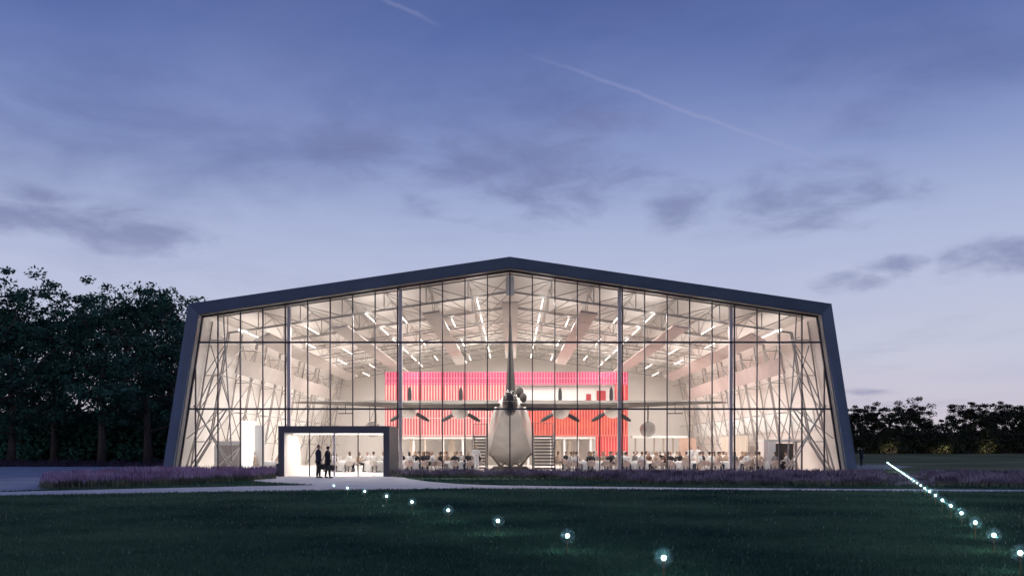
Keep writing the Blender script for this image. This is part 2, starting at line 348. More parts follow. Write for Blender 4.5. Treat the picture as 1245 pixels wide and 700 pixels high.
# ------------------------------------------------------------------ ground
def terr(x, y):
    t = min(1, max(0, (y - 96) / 60)); return 1.0 * t * t * (3 - 2 * t)
def ground_sheet():
    ys = [-60, -20, 0, 10, 20, 30, 40, 60, 80, 96, 104, 112, 120, 128, 136, 144, 156, 200, 400, 900, 2000]
    xs = [-2000, -800, -300, -150, -100, -60, -30, 0, 30, 60, 100, 150, 300, 800, 2000]
    m = MB(); vs = [(x, y, terr(x, y)) for y in ys for x in xs]; n = len(xs)
    m.add(vs, [(j*n+i, j*n+i+1, (j+1)*n+i+1, (j+1)*n+i) for j in range(len(ys)-1) for i in range(n-1)])
    return m.build('ground', M['lawn'], smooth=True, kind='structure')
ground_sheet()
def sheet(name, pts, z, mat, th=0.0):
    m = MB(); n = len(pts); m.add([(x, y, z) for x, y in pts], [tuple(range(n))])
    o = m.build(name, mat, kind='structure')
    # normals up
    if o.data.polygons[0].normal.z < 0: o.data.flip_normals()
    return o
back = [(-260, 46.0), (-24, 30.7), (-19.1, 34.0), (-15.3, 36.8), (-11.4, 39.3), (-8.28, 40.8), (-5, 41.2), (-1.9, 40.6), (2.7, 39.1), (7.75, 37.7), (14, 36.6), (20.1, 35.8), (60, 31), (260, 5)]
front = [(-260, 43.0), (-24, 28.2), (-17.6, 31.2), (-13.6, 33.0), (-10.1, 34.4), (-7.1, 35.4), (-4, 36.4), (-1.75, 36.9), (2.6, 36.6), (7.4, 35.8), (13.6, 34.8), (19.3, 34.2), (58, 29), (256, 3)]
back[0] = (-60, 20); front[0] = (-58, 17); back[-1] = (120, 20); front[-1] = (118, 17.5)
path_poly = back + front[::-1]
sheet('path', path_poly, 0.012, M['path'])
apron = [gp(338, 578), gp(325, 580.5), gp(306, 583), gp(308, 585), gp(335, 587.2), gp(400, 590.4), (-7.5, 39.0), (-1.5, 39.0), gp(640, 591.2), gp(560, 588.6), gp(522, 585.6), gp(496, 582), gp(484, 577.6)]
sheet('entrance_path', apron, 0.016, M['path'])
plaza = [(-24, 31.2), (-19.3, 34.4), gp(48, 595.5), gp(120, 590), gp(205, 580), (-21.6, 57), (-21.6, 84), (-120, 84), (-120, 10), (-60, 20.3)]
sheet('paved_yard', plaza, 0.008, M['plaza'])
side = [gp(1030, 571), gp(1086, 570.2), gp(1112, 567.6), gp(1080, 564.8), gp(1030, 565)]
sheet('lit_grass_strip', side, 0.026, M['litgrass'])  # grass strip whose light is painted as a pale sheet
mm = MB(); mys = [53, 60, 75, 95, 104, 112, 120, 128, 136, 144, 156, 200]; mxs = [21.6, 30, 45, 60, 90, 130, 180]
mm.add([(x, y, terr(x, y) + .02) for y in mys for x in mxs], [(j*7+i, j*7+i+1, (j+1)*7+i+1, (j+1)*7+i) for j in range(11) for i in range(6)])
mm.build('meadow', M['meadow'], smooth=True, kind='structure')

# grass blades on the near lawn
def blades():
    n = 620000
    d = 1 / RNG.uniform(1 / 48.0, 1 / 10.3, n)          # even in the picture's depth
    d = np.where(RNG.random(n) < 0.35, RNG.uniform(10.3, 48, n), d)
    x = RNG.uniform(-0.64, 0.64, n) * d
    keep = ~inpoly(x, d, path_poly) & ~inpoly(x, d, apron) & ~inpoly(x, d, plaza)
    cl = 0.5 + 0.5 * np.sin(x * 3.7 + np.sin(d * 2.1) * 2 + d) * np.sin(d * 3.3 - x * 1.4 + 2*np.cos(x * 1.9))
    keep &= RNG.random(n) < 0.7 + 0.3 * cl
    x = x[keep]; d = d[keep]; cl = cl[keep]; n = len(x)
    h = RNG.uniform(0.02, 0.058, n) * (0.8 + 0.4 * cl) * (1 + d / 60); wd = RNG.uniform(0.004, 0.009, n) * (0.6 + d / 18)
    a = RNG.uniform(0, 2*np.pi, n); lx = np.cos(a) * wd; ly = np.sin(a) * wd
    b = RNG.uniform(0, 2*np.pi, n); ln = RNG.uniform(0.1, 0.7, n) * h
    v = np.zeros((n, 3, 3)); v[:, 0] = np.stack([x-lx, d-ly, np.zeros(n)], 1); v[:, 1] = np.stack([x+lx, d+ly, np.zeros(n)], 1)
    v[:, 2] = np.stack([x+np.cos(b)*ln, d+np.sin(b)*ln, h], 1)
    me = raw_mesh('lawn_grass', v.reshape(-1, 3), n, 3, [M['blade'], M['bladep']], (RNG.random(n) < 0.012).astype(int))
    tag(link(bpy.data.objects.new('lawn_grass', me)), 'short dark lawn grass in front of the hangar', 'grass', kind='stuff')
blades()

def lavender(name, poly, dens, hmin, hmax, label, mats, top=0.5):
    poly = [tuple(p) for p in poly]; xs = [p[0] for p in poly]; ys = [p[1] for p in poly]
    A = (max(xs)-min(xs)) * (max(ys)-min(ys)); n = int(A * dens)
    x = RNG.uniform(min(xs), max(xs), n); y = RNG.uniform(min(ys), max(ys), n); k = inpoly(x, y, poly); x = x[k]; y = y[k]
    # tussocks: pull stems towards plant centres
    g = 0.42; gx = (np.floor(x / g) + .5) * g + 0.12*np.sin(np.floor(y/g)*7.3); gy = (np.floor(y / g) + .5) * g + 0.12*np.sin(np.floor(x/g)*5.1)
    ox = (x - gx); oy = (y - gy); x = gx + ox * 0.62; y = gy + oy * 0.62; n = len(x)
    cell = np.sin(gx * 12.9898 + gy * 78.233) * 43758.5453; cell = cell - np.floor(cell)
    h = RNG.uniform(hmin, hmax, n) * (0.72 + 0.45 * cell)
    h = np.where(np.abs(x - (6.37 + .391*(y - 11.4))) < 1.0, h*.45, h)
    lean = 0.45 * h; tx = x + ox / g * 2 * lean * 0.6 + RNG.normal(0, 0.03, n); ty = y + oy / g * 2 * lean * 0.6 + RNG.normal(0, 0.03, n)
    z0 = np.zeros(n)
    a = RNG.uniform(0, np.pi, n); wd = 0.010; cx, cy = np.cos(a)*wd, np.sin(a)*wd
    # green blade quad
    q = np.zeros((n, 4, 3)); mxx, myy = x*.45+tx*.55, y*.45+ty*.55
    q[:,0]=np.stack([x-cx*1.4,y-cy*1.4,z0],1); q[:,1]=np.stack([x+cx*1.4,y+cy*1.4,z0],1)
    q[:,2]=np.stack([mxx+cx,myy+cy,h*top*1.1],1); q[:,3]=np.stack([mxx-cx,myy-cy,h*top*1.1],1)
    # flower spike: two crossed diamonds
    pt_ = np.sin(x*.55 + 1.3*np.sin(y*.8)) * np.sin(y*.9 + np.sin(x*.7)*1.4); fl = RNG.random(n) < 0.42 + .34*pt_
    def spike(ax, ay):
        s = np.zeros((n, 4, 3)); f = 0.022
        s[:,0]=np.stack([mxx,myy,h*top],1); s[:,2]=np.stack([tx,ty,h],1)
        c = (s[:,0]*.55+s[:,2]*.45)
        s[:,1]=c+np.stack([ax*f,ay*f,z0],1); s[:,3]=c-np.stack([ax*f,ay*f,z0],1); return s[fl]
    s1 = spike(np.cos(a), np.sin(a)); s2 = spike(-np.sin(a), np.cos(a))
    v = np.concatenate([q, s1, s2]); mi = np.concatenate([np.zeros(n, int), np.ones(len(s1), int), np.ones(len(s2), int)])
    me = raw_mesh(name, v.reshape(-1, 3), len(v), 4, mats, mi)
    return tag(link(bpy.data.objects.new(name, me)), label, 'flower bed', kind='stuff')
bedL = [gp(48, 594.5), gp(150, 592.5), gp(250, 588), gp(335, 582), (-13.9, 53.0), (-13.9, 56.3), (-20.4, 56.3), (-22.4, 52.0), gp(60, 587)]
lavender('lavender_bed', bedL, 150, 0.42, 0.66, 'purple lavender bed left of the entrance beside the paved yard', [M['lavg'], M['lavpp']])
bedR = [gp(487, 580.6), gp(560, 581.0), gp(640, 581.6), gp(700, 584), gp(790, 589.5), gp(900, 590.5), gp(1245, 592.5), (26, 37.5), (36, 44), (33, 52), (22.5, 55.4), (-7.0, 56.3), (-7.0, 53)]
lavender('lavender_bed', bedR, 130, 0.27, 0.49, 'purple lavender bed along the hangar front and right lawn', [M['lavg'], M['lavp']])
lavender('dark_plant_border', [(-62, 83.5), (-22.5, 83.5), (-22.5, 85.5), (-62, 85.5)], 60, 0.5, 0.75, 'low dark plum border below the left trees', [M['lavd'], M['lavd']])

# ------------------------------------------------------------------ hangar
X0 = -0.13
HB, HE, ZE, ZA = 21.44, 19.80, 10.56, 13.45          # half widths at base and eave, eave and apex height (outer)
YF, YG, YB = 56.0, 57.0, 103.0                        # front edge of the frame, glass, back
TR, TW = 0.60, 0.56
hangar = empty('hangar_building', (X0, YF, 0))
tag(hangar, 'navy-framed gabled hangar with lit fully glazed front and leaning side walls', 'building')
def hp(name, mb, mat, parent=hangar, smooth=False, **kw):
    o = mb.build(name, mat, parent, smooth, **kw)
    if parent is hangar: o.matrix_parent_inverse = Matrix.Translation((-X0, -YF, 0))
    return o
# everything of the hangar is written in world y and in x measured from the centre line -> shift by X0
def outer(z0=0):
    return [(-HB, 0), (-HE, ZE), (0, ZA), (HE, ZE), (HB, 0)]
def inner():
    return [(-(HB - 0.60), 0), (-(HE - 0.50), ZE - 0.60), (0, ZA - 0.63), (HE - 0.50, ZE - 0.60), (HB - 0.60, 0)]
O, I = outer(), inner()
m = MB()
def ring_seg(m, k, ya, yb, a=O, b=I):
    pa = [a[k], a[k+1], b[k+1], b[k]]
    m.hexa([(x + X0, ya, z) for x, z in pa], [(x + X0, yb, z) for x, z in pa])
for k in range(4):
    pa = [O[k], O[k+1], I[k+1], I[k]]; tl = .30                    # cant added to darken the fascia: its lower / inner edge is set back
    m.hexa([(x + X0, YF + (tl if (q > 1 and k in (1, 2)) else (tl if (q == 2 and k == 0) or (q == 2 and k == 3 and False) else 0)), z) for q, (x, z) in enumerate(pa)] if k in (1, 2) else [(x + X0, YF + (tl if z > 1 and q > 1 else 0), z) for q, (x, z) in enumerate(pa)], [(x + X0, YG + .3, z) for x, z in pa])
hp('front_frame', m, M['frame'])
# soffit lining set 3 mm inside the frame
I2 = [(-(HB-0.60)+.01, 0), (-(HE-0.50)+.01, ZE-0.61), (0, ZA-0.64), (HE-0.50-.01, ZE-0.61), (HB-0.60-.01, 0)]
for k in range(4):
    m = MB(); ring_seg(m, k, YF + 0.33, YG - 0.10, I2, [(p[0]*0.9985, p[1]-0.02 if p[1] > 0 else 0) for p in I2])
    hp('reveal_lining', m, M['soffit' if k in (0, 3) else 'soffit_shade'])
# outer cladding + roof with thickness, inner linings
O3 = [(-HB+.1, 0), (-HE+.1, ZE-.1), (0, ZA-.1), (HE-.1, ZE-.1), (HB-.1, 0)]
L3 = [(-HB+.34, 0), (-HE+.34, ZE-.34), (0, ZA-.34), (HE-.34, ZE-.34), (HB-.34, 0)]
for k, nm in ((0, 'outer_wall'), (1, 'roof'), (2, 'roof'), (3, 'outer_wall')):
    m = MB(); ring_seg(m, k, YG + 0.31, YB + 0.3, O3, L3); hp(nm, m, M['roofout'])
L4 = [(-HB+.345, 0), (-HE+.345, ZE-.345), (0, ZA-.345), (HE-.345, ZE-.345), (HB-.345, 0)]
L5 = [(-HB+.40, 0), (-HE+.40, ZE-.40), (0, ZA-.40), (HE-.40, ZE-.40), (HB-.40, 0)]
for k, nm, mt in ((0, 'wall_lining', 'wall'), (1, 'ceiling_lining', 'ceil'), (2, 'ceiling_lining', 'ceil'), (3, 'wall_lining', 'wall_bounce')):
    m = MB(); ring_seg(m, k, YG + 0.31, YB - 0.01, L4, L5); hp(nm, m, M[mt])
m = MB(); m.hexa([(-HB+.34+X0, YB, 0), (-HE+.34+X0, YB, ZE-.34), (X0, YB, ZA-.34), (X0, YB, 0)], [(-HB+.34+X0, YB+.25, 0), (-HE+.34+X0, YB+.25, ZE-.34), (X0, YB+.25, ZA-.34), (X0, YB+.25, 0)])
m.hexa([(X0, YB, 0), (X0, YB, ZA-.34), (HE-.34+X0, YB, ZE-.34), (HB-.34+X0, YB, 0)], [(X0, YB+.25, 0), (X0, YB+.25, ZA-.34), (HE-.34+X0, YB+.25, ZE-.34), (HB-.34+X0, YB+.25, 0)])
hp('back_wall', m, M['wall'])
m = MB(); m.box(-HB+.3+X0, HB-.3+X0, YG-.1, YB, 0.0, 0.05); hp('hangar_floor', m, M['floor'])

# curtain wall
P0, P1, PY, PZ = gp(338, 579.5)[0], gp(473.3, 579.5)[0], 52.85, 2.96
def half_w(z):   # inner half width at height z of the opening
    zi = I[1][1]; t = z / zi; return (HB - 0.60) + ((HE - 0.50) - (HB - 0.60)) * t
def top_z(x):    # underside of the opening over x
    ax = abs(x); zi = I[1][1]; xi = HE - 0.50; za = I[2][1]
    if ax <= xi: return za + (zi - za) * ax / xi
    return max(0.0, zi * (1 - (ax - xi) / (HB - 0.60 - xi)))
SP = 27.3 / 19.4; ZT = (4.13, 8.30)
xs = [k * SP for k in range(-14, 15)]
for k in range(-14, 15):
    x = k * SP; w_ = 0.062 if k % 5 else 0.075
    zt = top_z(x)
    m = MB(); m.box(x - w_/2 + X0, x + w_/2 + X0, YG - 0.06, YG + 0.10, PZ if P0 + .3 < x + X0 < P1 - .3 else 0.03, zt - 0.005); hp('mullion', m, M['dark'])
for z in ZT:
    m = MB(); m.box(-half_w(z) + X0, half_w(z) + X0, YG - 0.075, YG + 0.08, z - 0.055, z + 0.055); hp('transom', m, M['dark'])
m = MB(); m.box(-half_w(0) + .02 + X0, P0, YG - 0.08, YG + 0.09, 0.03, 0.10); m.box(P1, half_w(0) - .02 + X0, YG - 0.08, YG + 0.09, 0.03, 0.10); m.box(P0, P1, YG - .05, YG + .09, PZ - .02, PZ + .06); hp('sill_rail', m, M['dark'])
m = MB()
for k in range(4):
    b = [(p[0] * (1 - 0.10 / 20), p[1] - 0.10 if p[1] > 0 else 0) for p in I2]; ring_seg(m, k, YG - .07, YG + .09, I2, b)
hp('edge_rail', m, M['dark'])
zlev = [0.10, ZT[0], ZT[1], 99]
edges = [-99] + xs + [99]
for i in range(len(edges) - 1):
    xa, xb = edges[i], edges[i + 1]
    for j in range(3):
        za, zb = zlev[j], zlev[j + 1]
        if j == 0 and P0 - .5 < (xa + xb)/2 + X0 < P1 + .3: za = PZ + .05
        if j < 2:
            a1, a2 = max(xa, -half_w(za)), max(xa, -half_w(zb)); b1, b2 = min(xb, half_w(za)), min(xb, half_w(zb))
            if b1 - a1 < 0.05: continue
            if b2 <= a2: a2 = b2 = (a1 if xb > 90 else b1)
            pts = [(a1, za), (b1, za), (b2, zb), (a2, zb)]
        else:
            a1 = max(xa, -half_w(za)); b1 = min(xb, half_w(za))
            if b1 - a1 < 0.05: continue
            a2 = max(xa, -(HE - .5)); b2 = min(xb, HE - .5)
            pts = [(a1, za), (b1, za), (b2, top_z(b2)), (a2, top_z(a2))]
        m = MB(); m.add([(x + X0, YG + 0.02, z) for x, z in pts], [(0, 1, 2, 3)]); hp('glass_pane', m, M['glass'])
# wind columns behind the glass
for k in (-10, -5, 5, 10):
    x = k * SP + (0.13 if k < 0 else -0.13); zt = top_z(x)
    m = MB(); m.box(x - 0.10 + X0, x + 0.10 + X0, YG + 0.32, YG + 0.62, 0.05, zt - 0.1); hp('wind_column', m, M['colm'])
m = MB(); m.box(-0.26 + X0, 0.26 + X0, YG + 1.6, YG + 1.9, 11.5, 12.75); hp('king_post', m, M['white'])

# roof and wall trusses
SL = (ZA - ZE) / HE
def roof_in(x): return ZA - 0.46 - SL * abs(x)
FR = [59.0 + 6.6 * i for i in range(7)]
XE = 19.0
nodes = [i * 2.72 for i in range(-7, 8)]
for fi, y in enumerate(FR):
    t = empty('truss_frame', (0, y, 0), 0, hangar); t.matrix_parent_inverse = Matrix.Translation((-X0, -YF, 0))
    def tp(name, mb, mat): 
        o = mb.build(name, mat, t); o.matrix_parent_inverse = Matrix.Translation((0, -y, 0)); return o
    D = 1.15
    m = MB()
    for s in (-1, 1): m.bar((X0, y, roof_in(0) - .05), (s*XE + X0, y, roof_in(XE) - .05), 0.10)
    tp('top_chord', m, M['steelr'])
    m = MB()
    for s in (-1, 1):
        for dy_ in (0, 0.34):
            m.bar((X0, y + dy_, roof_in(0) - D), (s*18.3 + X0, y + dy_, roof_in(18.3) - D), 0.06)
    tp('bottom_chord', m, M['steelr'])
    m = MB()
    for i in range(len(nodes) - 1):
        a, b = nodes[i], nodes[i+1]
        if a < -18.5 or b > 18.5: pass
        xa = max(-18.3, min(18.3, a)); xb = max(-18.3, min(18.3, b))
        m.bar((xa + X0, y, roof_in(xa) - .05), (xa + X0, y, roof_in(xa) - D), 0.055)
        if a < 0: m.bar((xa + X0, y, roof_in(xa) - .05), (xb + X0, y, roof_in(xb) - D), 0.05)
        else: m.bar((xb + X0, y, roof_in(xb) - .05), (xa + X0, y, roof_in(xa) - D), 0.05)
    tp('roof_webbing', m, M['steelr'])
    for s in (-1, 1):
        m = MB()
        for dy_ in (0, 0.34):
            m.bar((s*18.3 + X0, y + dy_, roof_in(18.3) - D), (s*19.5 + X0, y + dy_, 2.1), 0.075)
            m.bar((s*19.5 + X0, y + dy_, 2.1), (s*20.75 + X0, y + dy_, 0.06), 0.075)
        m.bar((s*20.8 + X0, y + .17, 0.06), (s*19.35 + X0, y + .17, 9.9), 0.09)
        tp('leg_chord', m, M['steel'])
        m = MB()
        def ix(z): return 18.3 + (19.5 - 18.3) * (8.9 - z) / (8.9 - 2.1)
        def ox_(z): return 20.8 + (19.35 - 20.8) * z / 9.9
        zz = [2.1, 4.2, 6.4, 8.7]
        for q, z in enumerate(zz):
            m.bar((s*ix(z) + X0, y + .17, z), (s*ox_(z) + X0, y + .17, z + .0), 0.055)
            if q: m.bar((s*ox_(zz[q-1]) + X0, y + .17, zz[q-1]), (s*ix(z) + X0, y + .17, z), 0.05)
        tp('leg_webbing', m, M['steel'])
def ix(z): return 18.3 + (19.5 - 18.3) * (8.9 - z) / (8.9 - 2.1)
for s in (-1, 1):
    m = MB()
    for z in (2.1, 4.2, 6.4, 8.7):
        m.bar((s*ix(z) + X0, YG + .7, z), (s*ix(z) + X0, YB - .1, z), 0.055)
    hp('wall_rail', m, M['steel'])
    m = MB()
    for i in range(6):
        ya, yb = FR[i] + .17, FR[i+1] + .17; mid_ = (ya + yb) / 2
        m.bar((s*ix(8.7) + X0, mid_, 8.7), (s*ix(6.4) + X0, ya, 6.4), 0.05); m.bar((s*ix(8.7) + X0, mid_, 8.7), (s*ix(6.4) + X0, yb, 6.4), 0.05)
        m.bar((s*ix(6.4) + X0, ya, 6.4), (s*ix(4.2) + X0, mid_, 4.2), 0.05); m.bar((s*ix(6.4) + X0, yb, 6.4), (s*ix(4.2) + X0, mid_, 4.2), 0.05)
        m.bar((s*ix(4.2) + X0, mid_, 4.2), (s*ix(2.1) + X0, ya, 2.1), 0.06); m.bar((s*ix(4.2) + X0, mid_, 4.2), (s*ix(2.1) + X0, yb, 2.1), 0.06)
        m.bar((s*ix(4.2) + X0, ya, 4.2), (s*ix(2.1) + X0, mid_, 2.1), 0.05)
    # big raking braces in the first bay
    m.bar((s*19.35 + X0, FR[0] + .3, 6.4), (s*20.7 + X0, YG + .9, 0.08), 0.085); m.bar((s*18.6 + X0, FR[0] + .3, 4.2), (s*20.6 + X0, YG + 1.0, 2.3), 0.06)
    m.bar((s*20.1 + X0, YG + .8, 4.4), (s*17.9 + X0, YG + 2.4, 0.08), 0.085)
    hp('wall_bracing', m, M['steel'])
# glazed-end cross bracing beside the corner, seen through the outermost panes
for s in (-1, 1):
    m = MB()
    m.bar((s*19.0 + X0, YG + .8, 8.2), (s*17.8 + X0, YG + .8, 4.2), 0.06); m.bar((s*18.0 + X0, YG + .8, 8.2), (s*19.9 + X0, YG + .8, 4.2), 0.06)
    m.bar((s*18.0 + X0, YG + .85, 4.15), (s*20.6 + X0, YG + .85, 0.08), 0.08); m.bar((s*19.9 + X0, YG + .85, 4.2), (s*17.7 + X0, YG + .85, 0.08), 0.08)
    m.bar((s*18.2 + X0, YG + .8, 10.0), (s*17.6 + X0, YG + .8, 0.08), 0.07)
    hp('corner_bracing', m, M['steelr'])
m = MB()                                             # roof purlins and roof-plane diagonals between frames
for xn in nodes:
    if abs(xn) > 18.6: continue
    m.bar((xn + X0, YG + .4, roof_in(xn) - .02), (xn + X0, YB - .1, roof_in(xn) - .02), 0.06)
hp('purlin', m, M['steelr'])
m = MB()
for i in range(6):
    for j, xn in enumerate(nodes):
        if abs(xn) > 18: continue
        ya, yb = FR[i] + .17, FR[i+1] + .17
        m.bar((xn + X0, ya, roof_in(xn) - 1.15), (xn + X0, (ya+yb)/2, roof_in(xn) - .06), 0.045)
        m.bar((xn + X0, (ya+yb)/2, roof_in(xn) - .06), (xn + X0, yb, roof_in(xn) - 1.15), 0.045)
        x2 = xn + (2.72 if xn < 0 else -2.72)
        m.bar((xn + X0, ya, roof_in(xn) - .06), (x2 + X0, yb, roof_in(x2) - 1.15), 0.05)
hp('roof_bracing', m, M['steelr'])

# wall panels on the right side (pale band, curtain) and left
def wall_x(z): return L5[0][0] + (L5[1][0] - L5[0][0]) * z / (ZE - .4)   # left lining (negative)
for s in (1,):
    m = MB(); za, zb = 2.95, 4.35
    m.hexa([(-s*wall_x(za) + X0 - .02, 61, za), (-s*wall_x(zb) + X0 - .02, 61, zb), (-s*wall_x(zb) + X0 - .10, 61, zb), (-s*wall_x(za) + X0 - .10, 61, za)],
           [(-s*wall_x(za) + X0 - .02, 101, za), (-s*wall_x(zb) + X0 - .02, 101, zb), (-s*wall_x(zb) + X0 - .10, 101, zb), (-s*wall_x(za) + X0 - .10, 101, za)])
    hp('wall_band', m, M['white'])

# entrance portal
portal = empty('entrance_portal', ((P0+P1)/2, PY, 0))
tag(portal, 'dark box-framed glazed entrance porch projecting from the hangar front', 'entrance porch')
def pp(name, dims, mat, par=portal, bev=0):
    o = box(name, dims, mat, par, bev); o.matrix_parent_inverse = Matrix.Translation((-(P0+P1)/2, -PY, 0)) if par is portal else Matrix.Identity(4); return o
pp('roof_beam', (P0, P1, PY, YG - .09, PZ - .38, PZ), M['porch'])
pp('side_wall', (P0, P0 + .34, PY, YG - .09, 0.02, PZ - .382), M['porch'])
pp('side_wall', (P1 - .34, P1, PY, YG - .09, 0.02, PZ - .382), M['porch'])
pp('side_lining', (P0 + .343, P0 + .36, PY + .02, YG - .12, 0.046, PZ - .44), M['wall'])
pp('side_lining', (P1 - .36, P1 - .343, PY + .02, YG - .12, 0.046, PZ - .44), M['wall'])
pp('porch_floor', (P0 + .342, P1 - .342, PY, YG - .12, 0.018, 0.045), M['floor'])
pp('porch_ceiling', (P0 + .342, P1 - .342, PY + .1, YG - .12, PZ - .43, PZ - .384), M['white'])
IN0, IN1 = P0 + .342, P1 - .342; bays = [gp(q, 579.5)[0] for q in (375.5, 405.8, 434.8)]
ed = [IN0] + bays + [IN1]
for q, x in enumerate(bays): pp('door_mullion', (x - (.028 if q != 1 else .05), x + (.028 if q != 1 else .05), PY + .10, PY + .2, .045, PZ - .432), M['dark'] if q != 1 else M['colm'])
for q in range(4):
    a_, b_ = ed[q], ed[q+1]
    nm = 'glass_door' if q in (1, 2) else 'fixed_light'
    m = MB(); m.add([(a_, PY + .15, .046), (b_, PY + .15, .046), (b_, PY + .15, PZ - .44), (a_, PY + .15, PZ - .44)], [(0, 1, 2, 3)])
    o = m.build(nm, M['glass'], portal); o.matrix_parent_inverse = Matrix.Translation((-(P0+P1)/2, -PY, 0))
    if q in (1, 2):
        xh = b_ - .14 if q == 1 else a_ + .14
        m = MB(); m.bar((xh, PY + .08, .9), (xh, PY + .08, 1.35), .03); m.bar((xh, PY+.08, .95), (xh, PY+.15, .95), .02); m.bar((xh, PY+.08, 1.3), (xh, PY+.15, 1.3), .02)
        h = m.build('handle', M['dark'], o)
lam = pp('ceiling_light_strip', (P0 + .6, P1 - .6, PY + 1.2, PY + 1.3, PZ - .45, PZ - .431), M['strip'])
for q in (0, 1):
    li = bpy.data.lights.new('porch_lamp', 'AREA'); li.shape = 'RECTANGLE'; li.size = P1 - P0 - 1.3; li.size_y = .1; li.energy = 95; li.color = (1, .92, .86)
    lo = bpy.data.objects.new('porch_lamp', li); link(lo, portal); lo.location = (0, 1.25 + 1.5*q, PZ - .46)
pp('ceiling_light_strip', (P0 + .6, P1 - .6, PY + 2.7, PY + 2.8, PZ - .45, PZ - .431), M['strip'])

# ------------------------------------------------------------------ baffles and strip lights
def baffle(xc, zc, rot, mat, y0, y1, label):
    """long flat felt plank; rot = roll about its own length"""
    root = empty('acoustic_baffle', (xc + X0, y0, zc), 0)
    tag(root, label, 'ceiling baffle', 'felt baffles hung under the roof')
    hw, th = 0.55, 0.06; c, s_ = math.cos(rot), math.sin(rot)
    def pt(u, v, y): return (u*c - v*s_, y, u*s_ + v*c)
    m = MB(); m.hexa([pt(-hw, -th, 0), pt(hw, -th, 0), pt(hw, th, 0), pt(-hw, th, 0)], [pt(-hw, -th, y1-y0), pt(hw, -th, y1-y0), pt(hw, th, y1-y0), pt(-hw, th, y1-y0)])
    m.build('felt_panel', mat, root)
    for yy in (1.0, (y1-y0)*.35, (y1-y0)*.65, y1-y0-1.0):
        zt = roof_in(xc) - zc - .1
        m = MB(); m.bar((0, yy, th), (0, yy, max(zt, th + .1)), 0.02); m.build('hanger', M['steelr'], root)
def rz_(x): return roof_in(x) - 1.62
baffle(0, 11.25, 0, M['baffle'], 59.8, 96, 'taupe felt baffle hanging under the ridge directly above the seaplane fin')
for s, nm in ((-1, 'left'), (1, 'right')):
    bm_ = M['baffle'] if s < 0 else M['baffler']
    baffle(s*5.15, 10.52, -s*.145, bm_, 59.3, 95, f'long taupe baffle nearest the ridge on the {nm} side')
    baffle(s*11.2, 9.62, -s*.145, bm_, 59.7, 95, f'long taupe baffle midway down the {nm} roof slope')
    baffle(s*16.3, 8.95, -s*.45, bm_, 59.6, 94, f'taupe baffle at the {nm} eave above the wall trusses')
    baffle(s*18.0, 7.15, -s*1.25, bm_, 60.2, 92, f'steeply tilted taupe baffle along the {nm} wall trusses')
def strip_proto():
    root = empty('strip_light'); m = MB(); m.box(-.035, .035, 0, 4.2, .012, .06); m.build('housing', M['white'], root)
    m = MB(); m.box(-.03, .03, .02, 4.18, 0, .011); m.build('diffuser', M['strip'], root)
    m = MB(); m.bar((0, .4, .07), (0, .4, .5), .012); m.bar((0, 3.8, .07), (0, 3.8, .5), .012); m.build('suspension_wire', M['steelr'], root)
    for up, e_ in ((0, 285), (1, 26)):
        li = bpy.data.lights.new('strip_lamp', 'AREA'); li.shape = 'RECTANGLE'; li.size = .09; li.size_y = 4.1; li.energy = e_; li.color = (1.0, .955, .91)
        lo = bpy.data.objects.new('strip_lamp', li); link(lo, root); lo.location = (0, 2.1, .085 if up else -.004); lo.rotation_euler = (math.pi if up else 0, 0, 0)
    return root
sp = strip_proto(); first = True
ordn = ['first', 'second', 'third', 'fourth', 'fifth', 'sixth', 'seventh', 'eighth', 'ninth', 'tenth', 'eleventh', 'twelfth']
lines = [2.1, 4.2, 7.2, 9.2, 13.2, 15.0]
for s, nm in ((-1, 'left'), (1, 'right')):
    for li, x in enumerate(lines):
        for b in range(6):
            if (b + li) % 2 == 1 and x not in (2.1, 9.2): continue
            y = 57.9 + 6.6 * b + (li % 3) * .7
            o = sp if first else copy_tree(sp); first = False
            o.location = (s*x + X0, y, roof_in(x) - 1.42 - (.0 if li % 2 else .12)); o.rotation_euler = (0, s*0.145, 0)
            tag(o, f'linear strip light, {ordn[li]} row {nm} of the ridge, {ordn[b]} bay from the glass', 'strip light', 'strip lights slung between the roof trusses')

for s, nm in ((-1, 'left'), (1, 'right')):
    for b in range(6):
        o = copy_tree(sp); o.location = (s*17.5 + X0, 58.6 + 6.3*b, 9.35); o.rotation_euler = (0, s*.5, 0); o.scale = (1, 1.45, 1)
        tag(o, f'linear strip light along the {nm} eave, {ordn[b]} from the glass', 'strip light', 'strip lights along the eaves')
# ------------------------------------------------------------------ seaplane, seen from astern
plane = empty('seaplane', (X0, 59, 0))
tag(plane, 'large pale four-engined flying boat parked tail-first towards the glass', 'seaplane')
def sp_(name, mb, mat, smooth=True, parent=plane):
    o = mb.build(name, mat, parent, smooth)
    if smooth: o.data.set_sharp_from_angle(angle=R(32))
    if parent is plane: o.matrix_parent_inverse = Matrix.Translation((0, -59, 0))
    return o
def hull_ring(y, kz, cz, tz, hw, n=28):
    """keel z, chine z, top z, half width"""
    pts = []
    prof = [(0, kz), (hw*.5, kz + (cz-kz)*.42), (hw*.97, cz), (hw*1.0, cz + (tz-cz)*.12), (hw*.98, cz + (tz-cz)*.35), (hw*.90, cz + (tz-cz)*.6), (hw*.70, cz + (tz-cz)*.83), (hw*.38, cz + (tz-cz)*.96), (0, tz)]
    r = [(x, y, z) for x, z in prof]; l = [(-x, y, z) for x, z in prof[1:-1][::-1]]
    return r + l
m = MB()
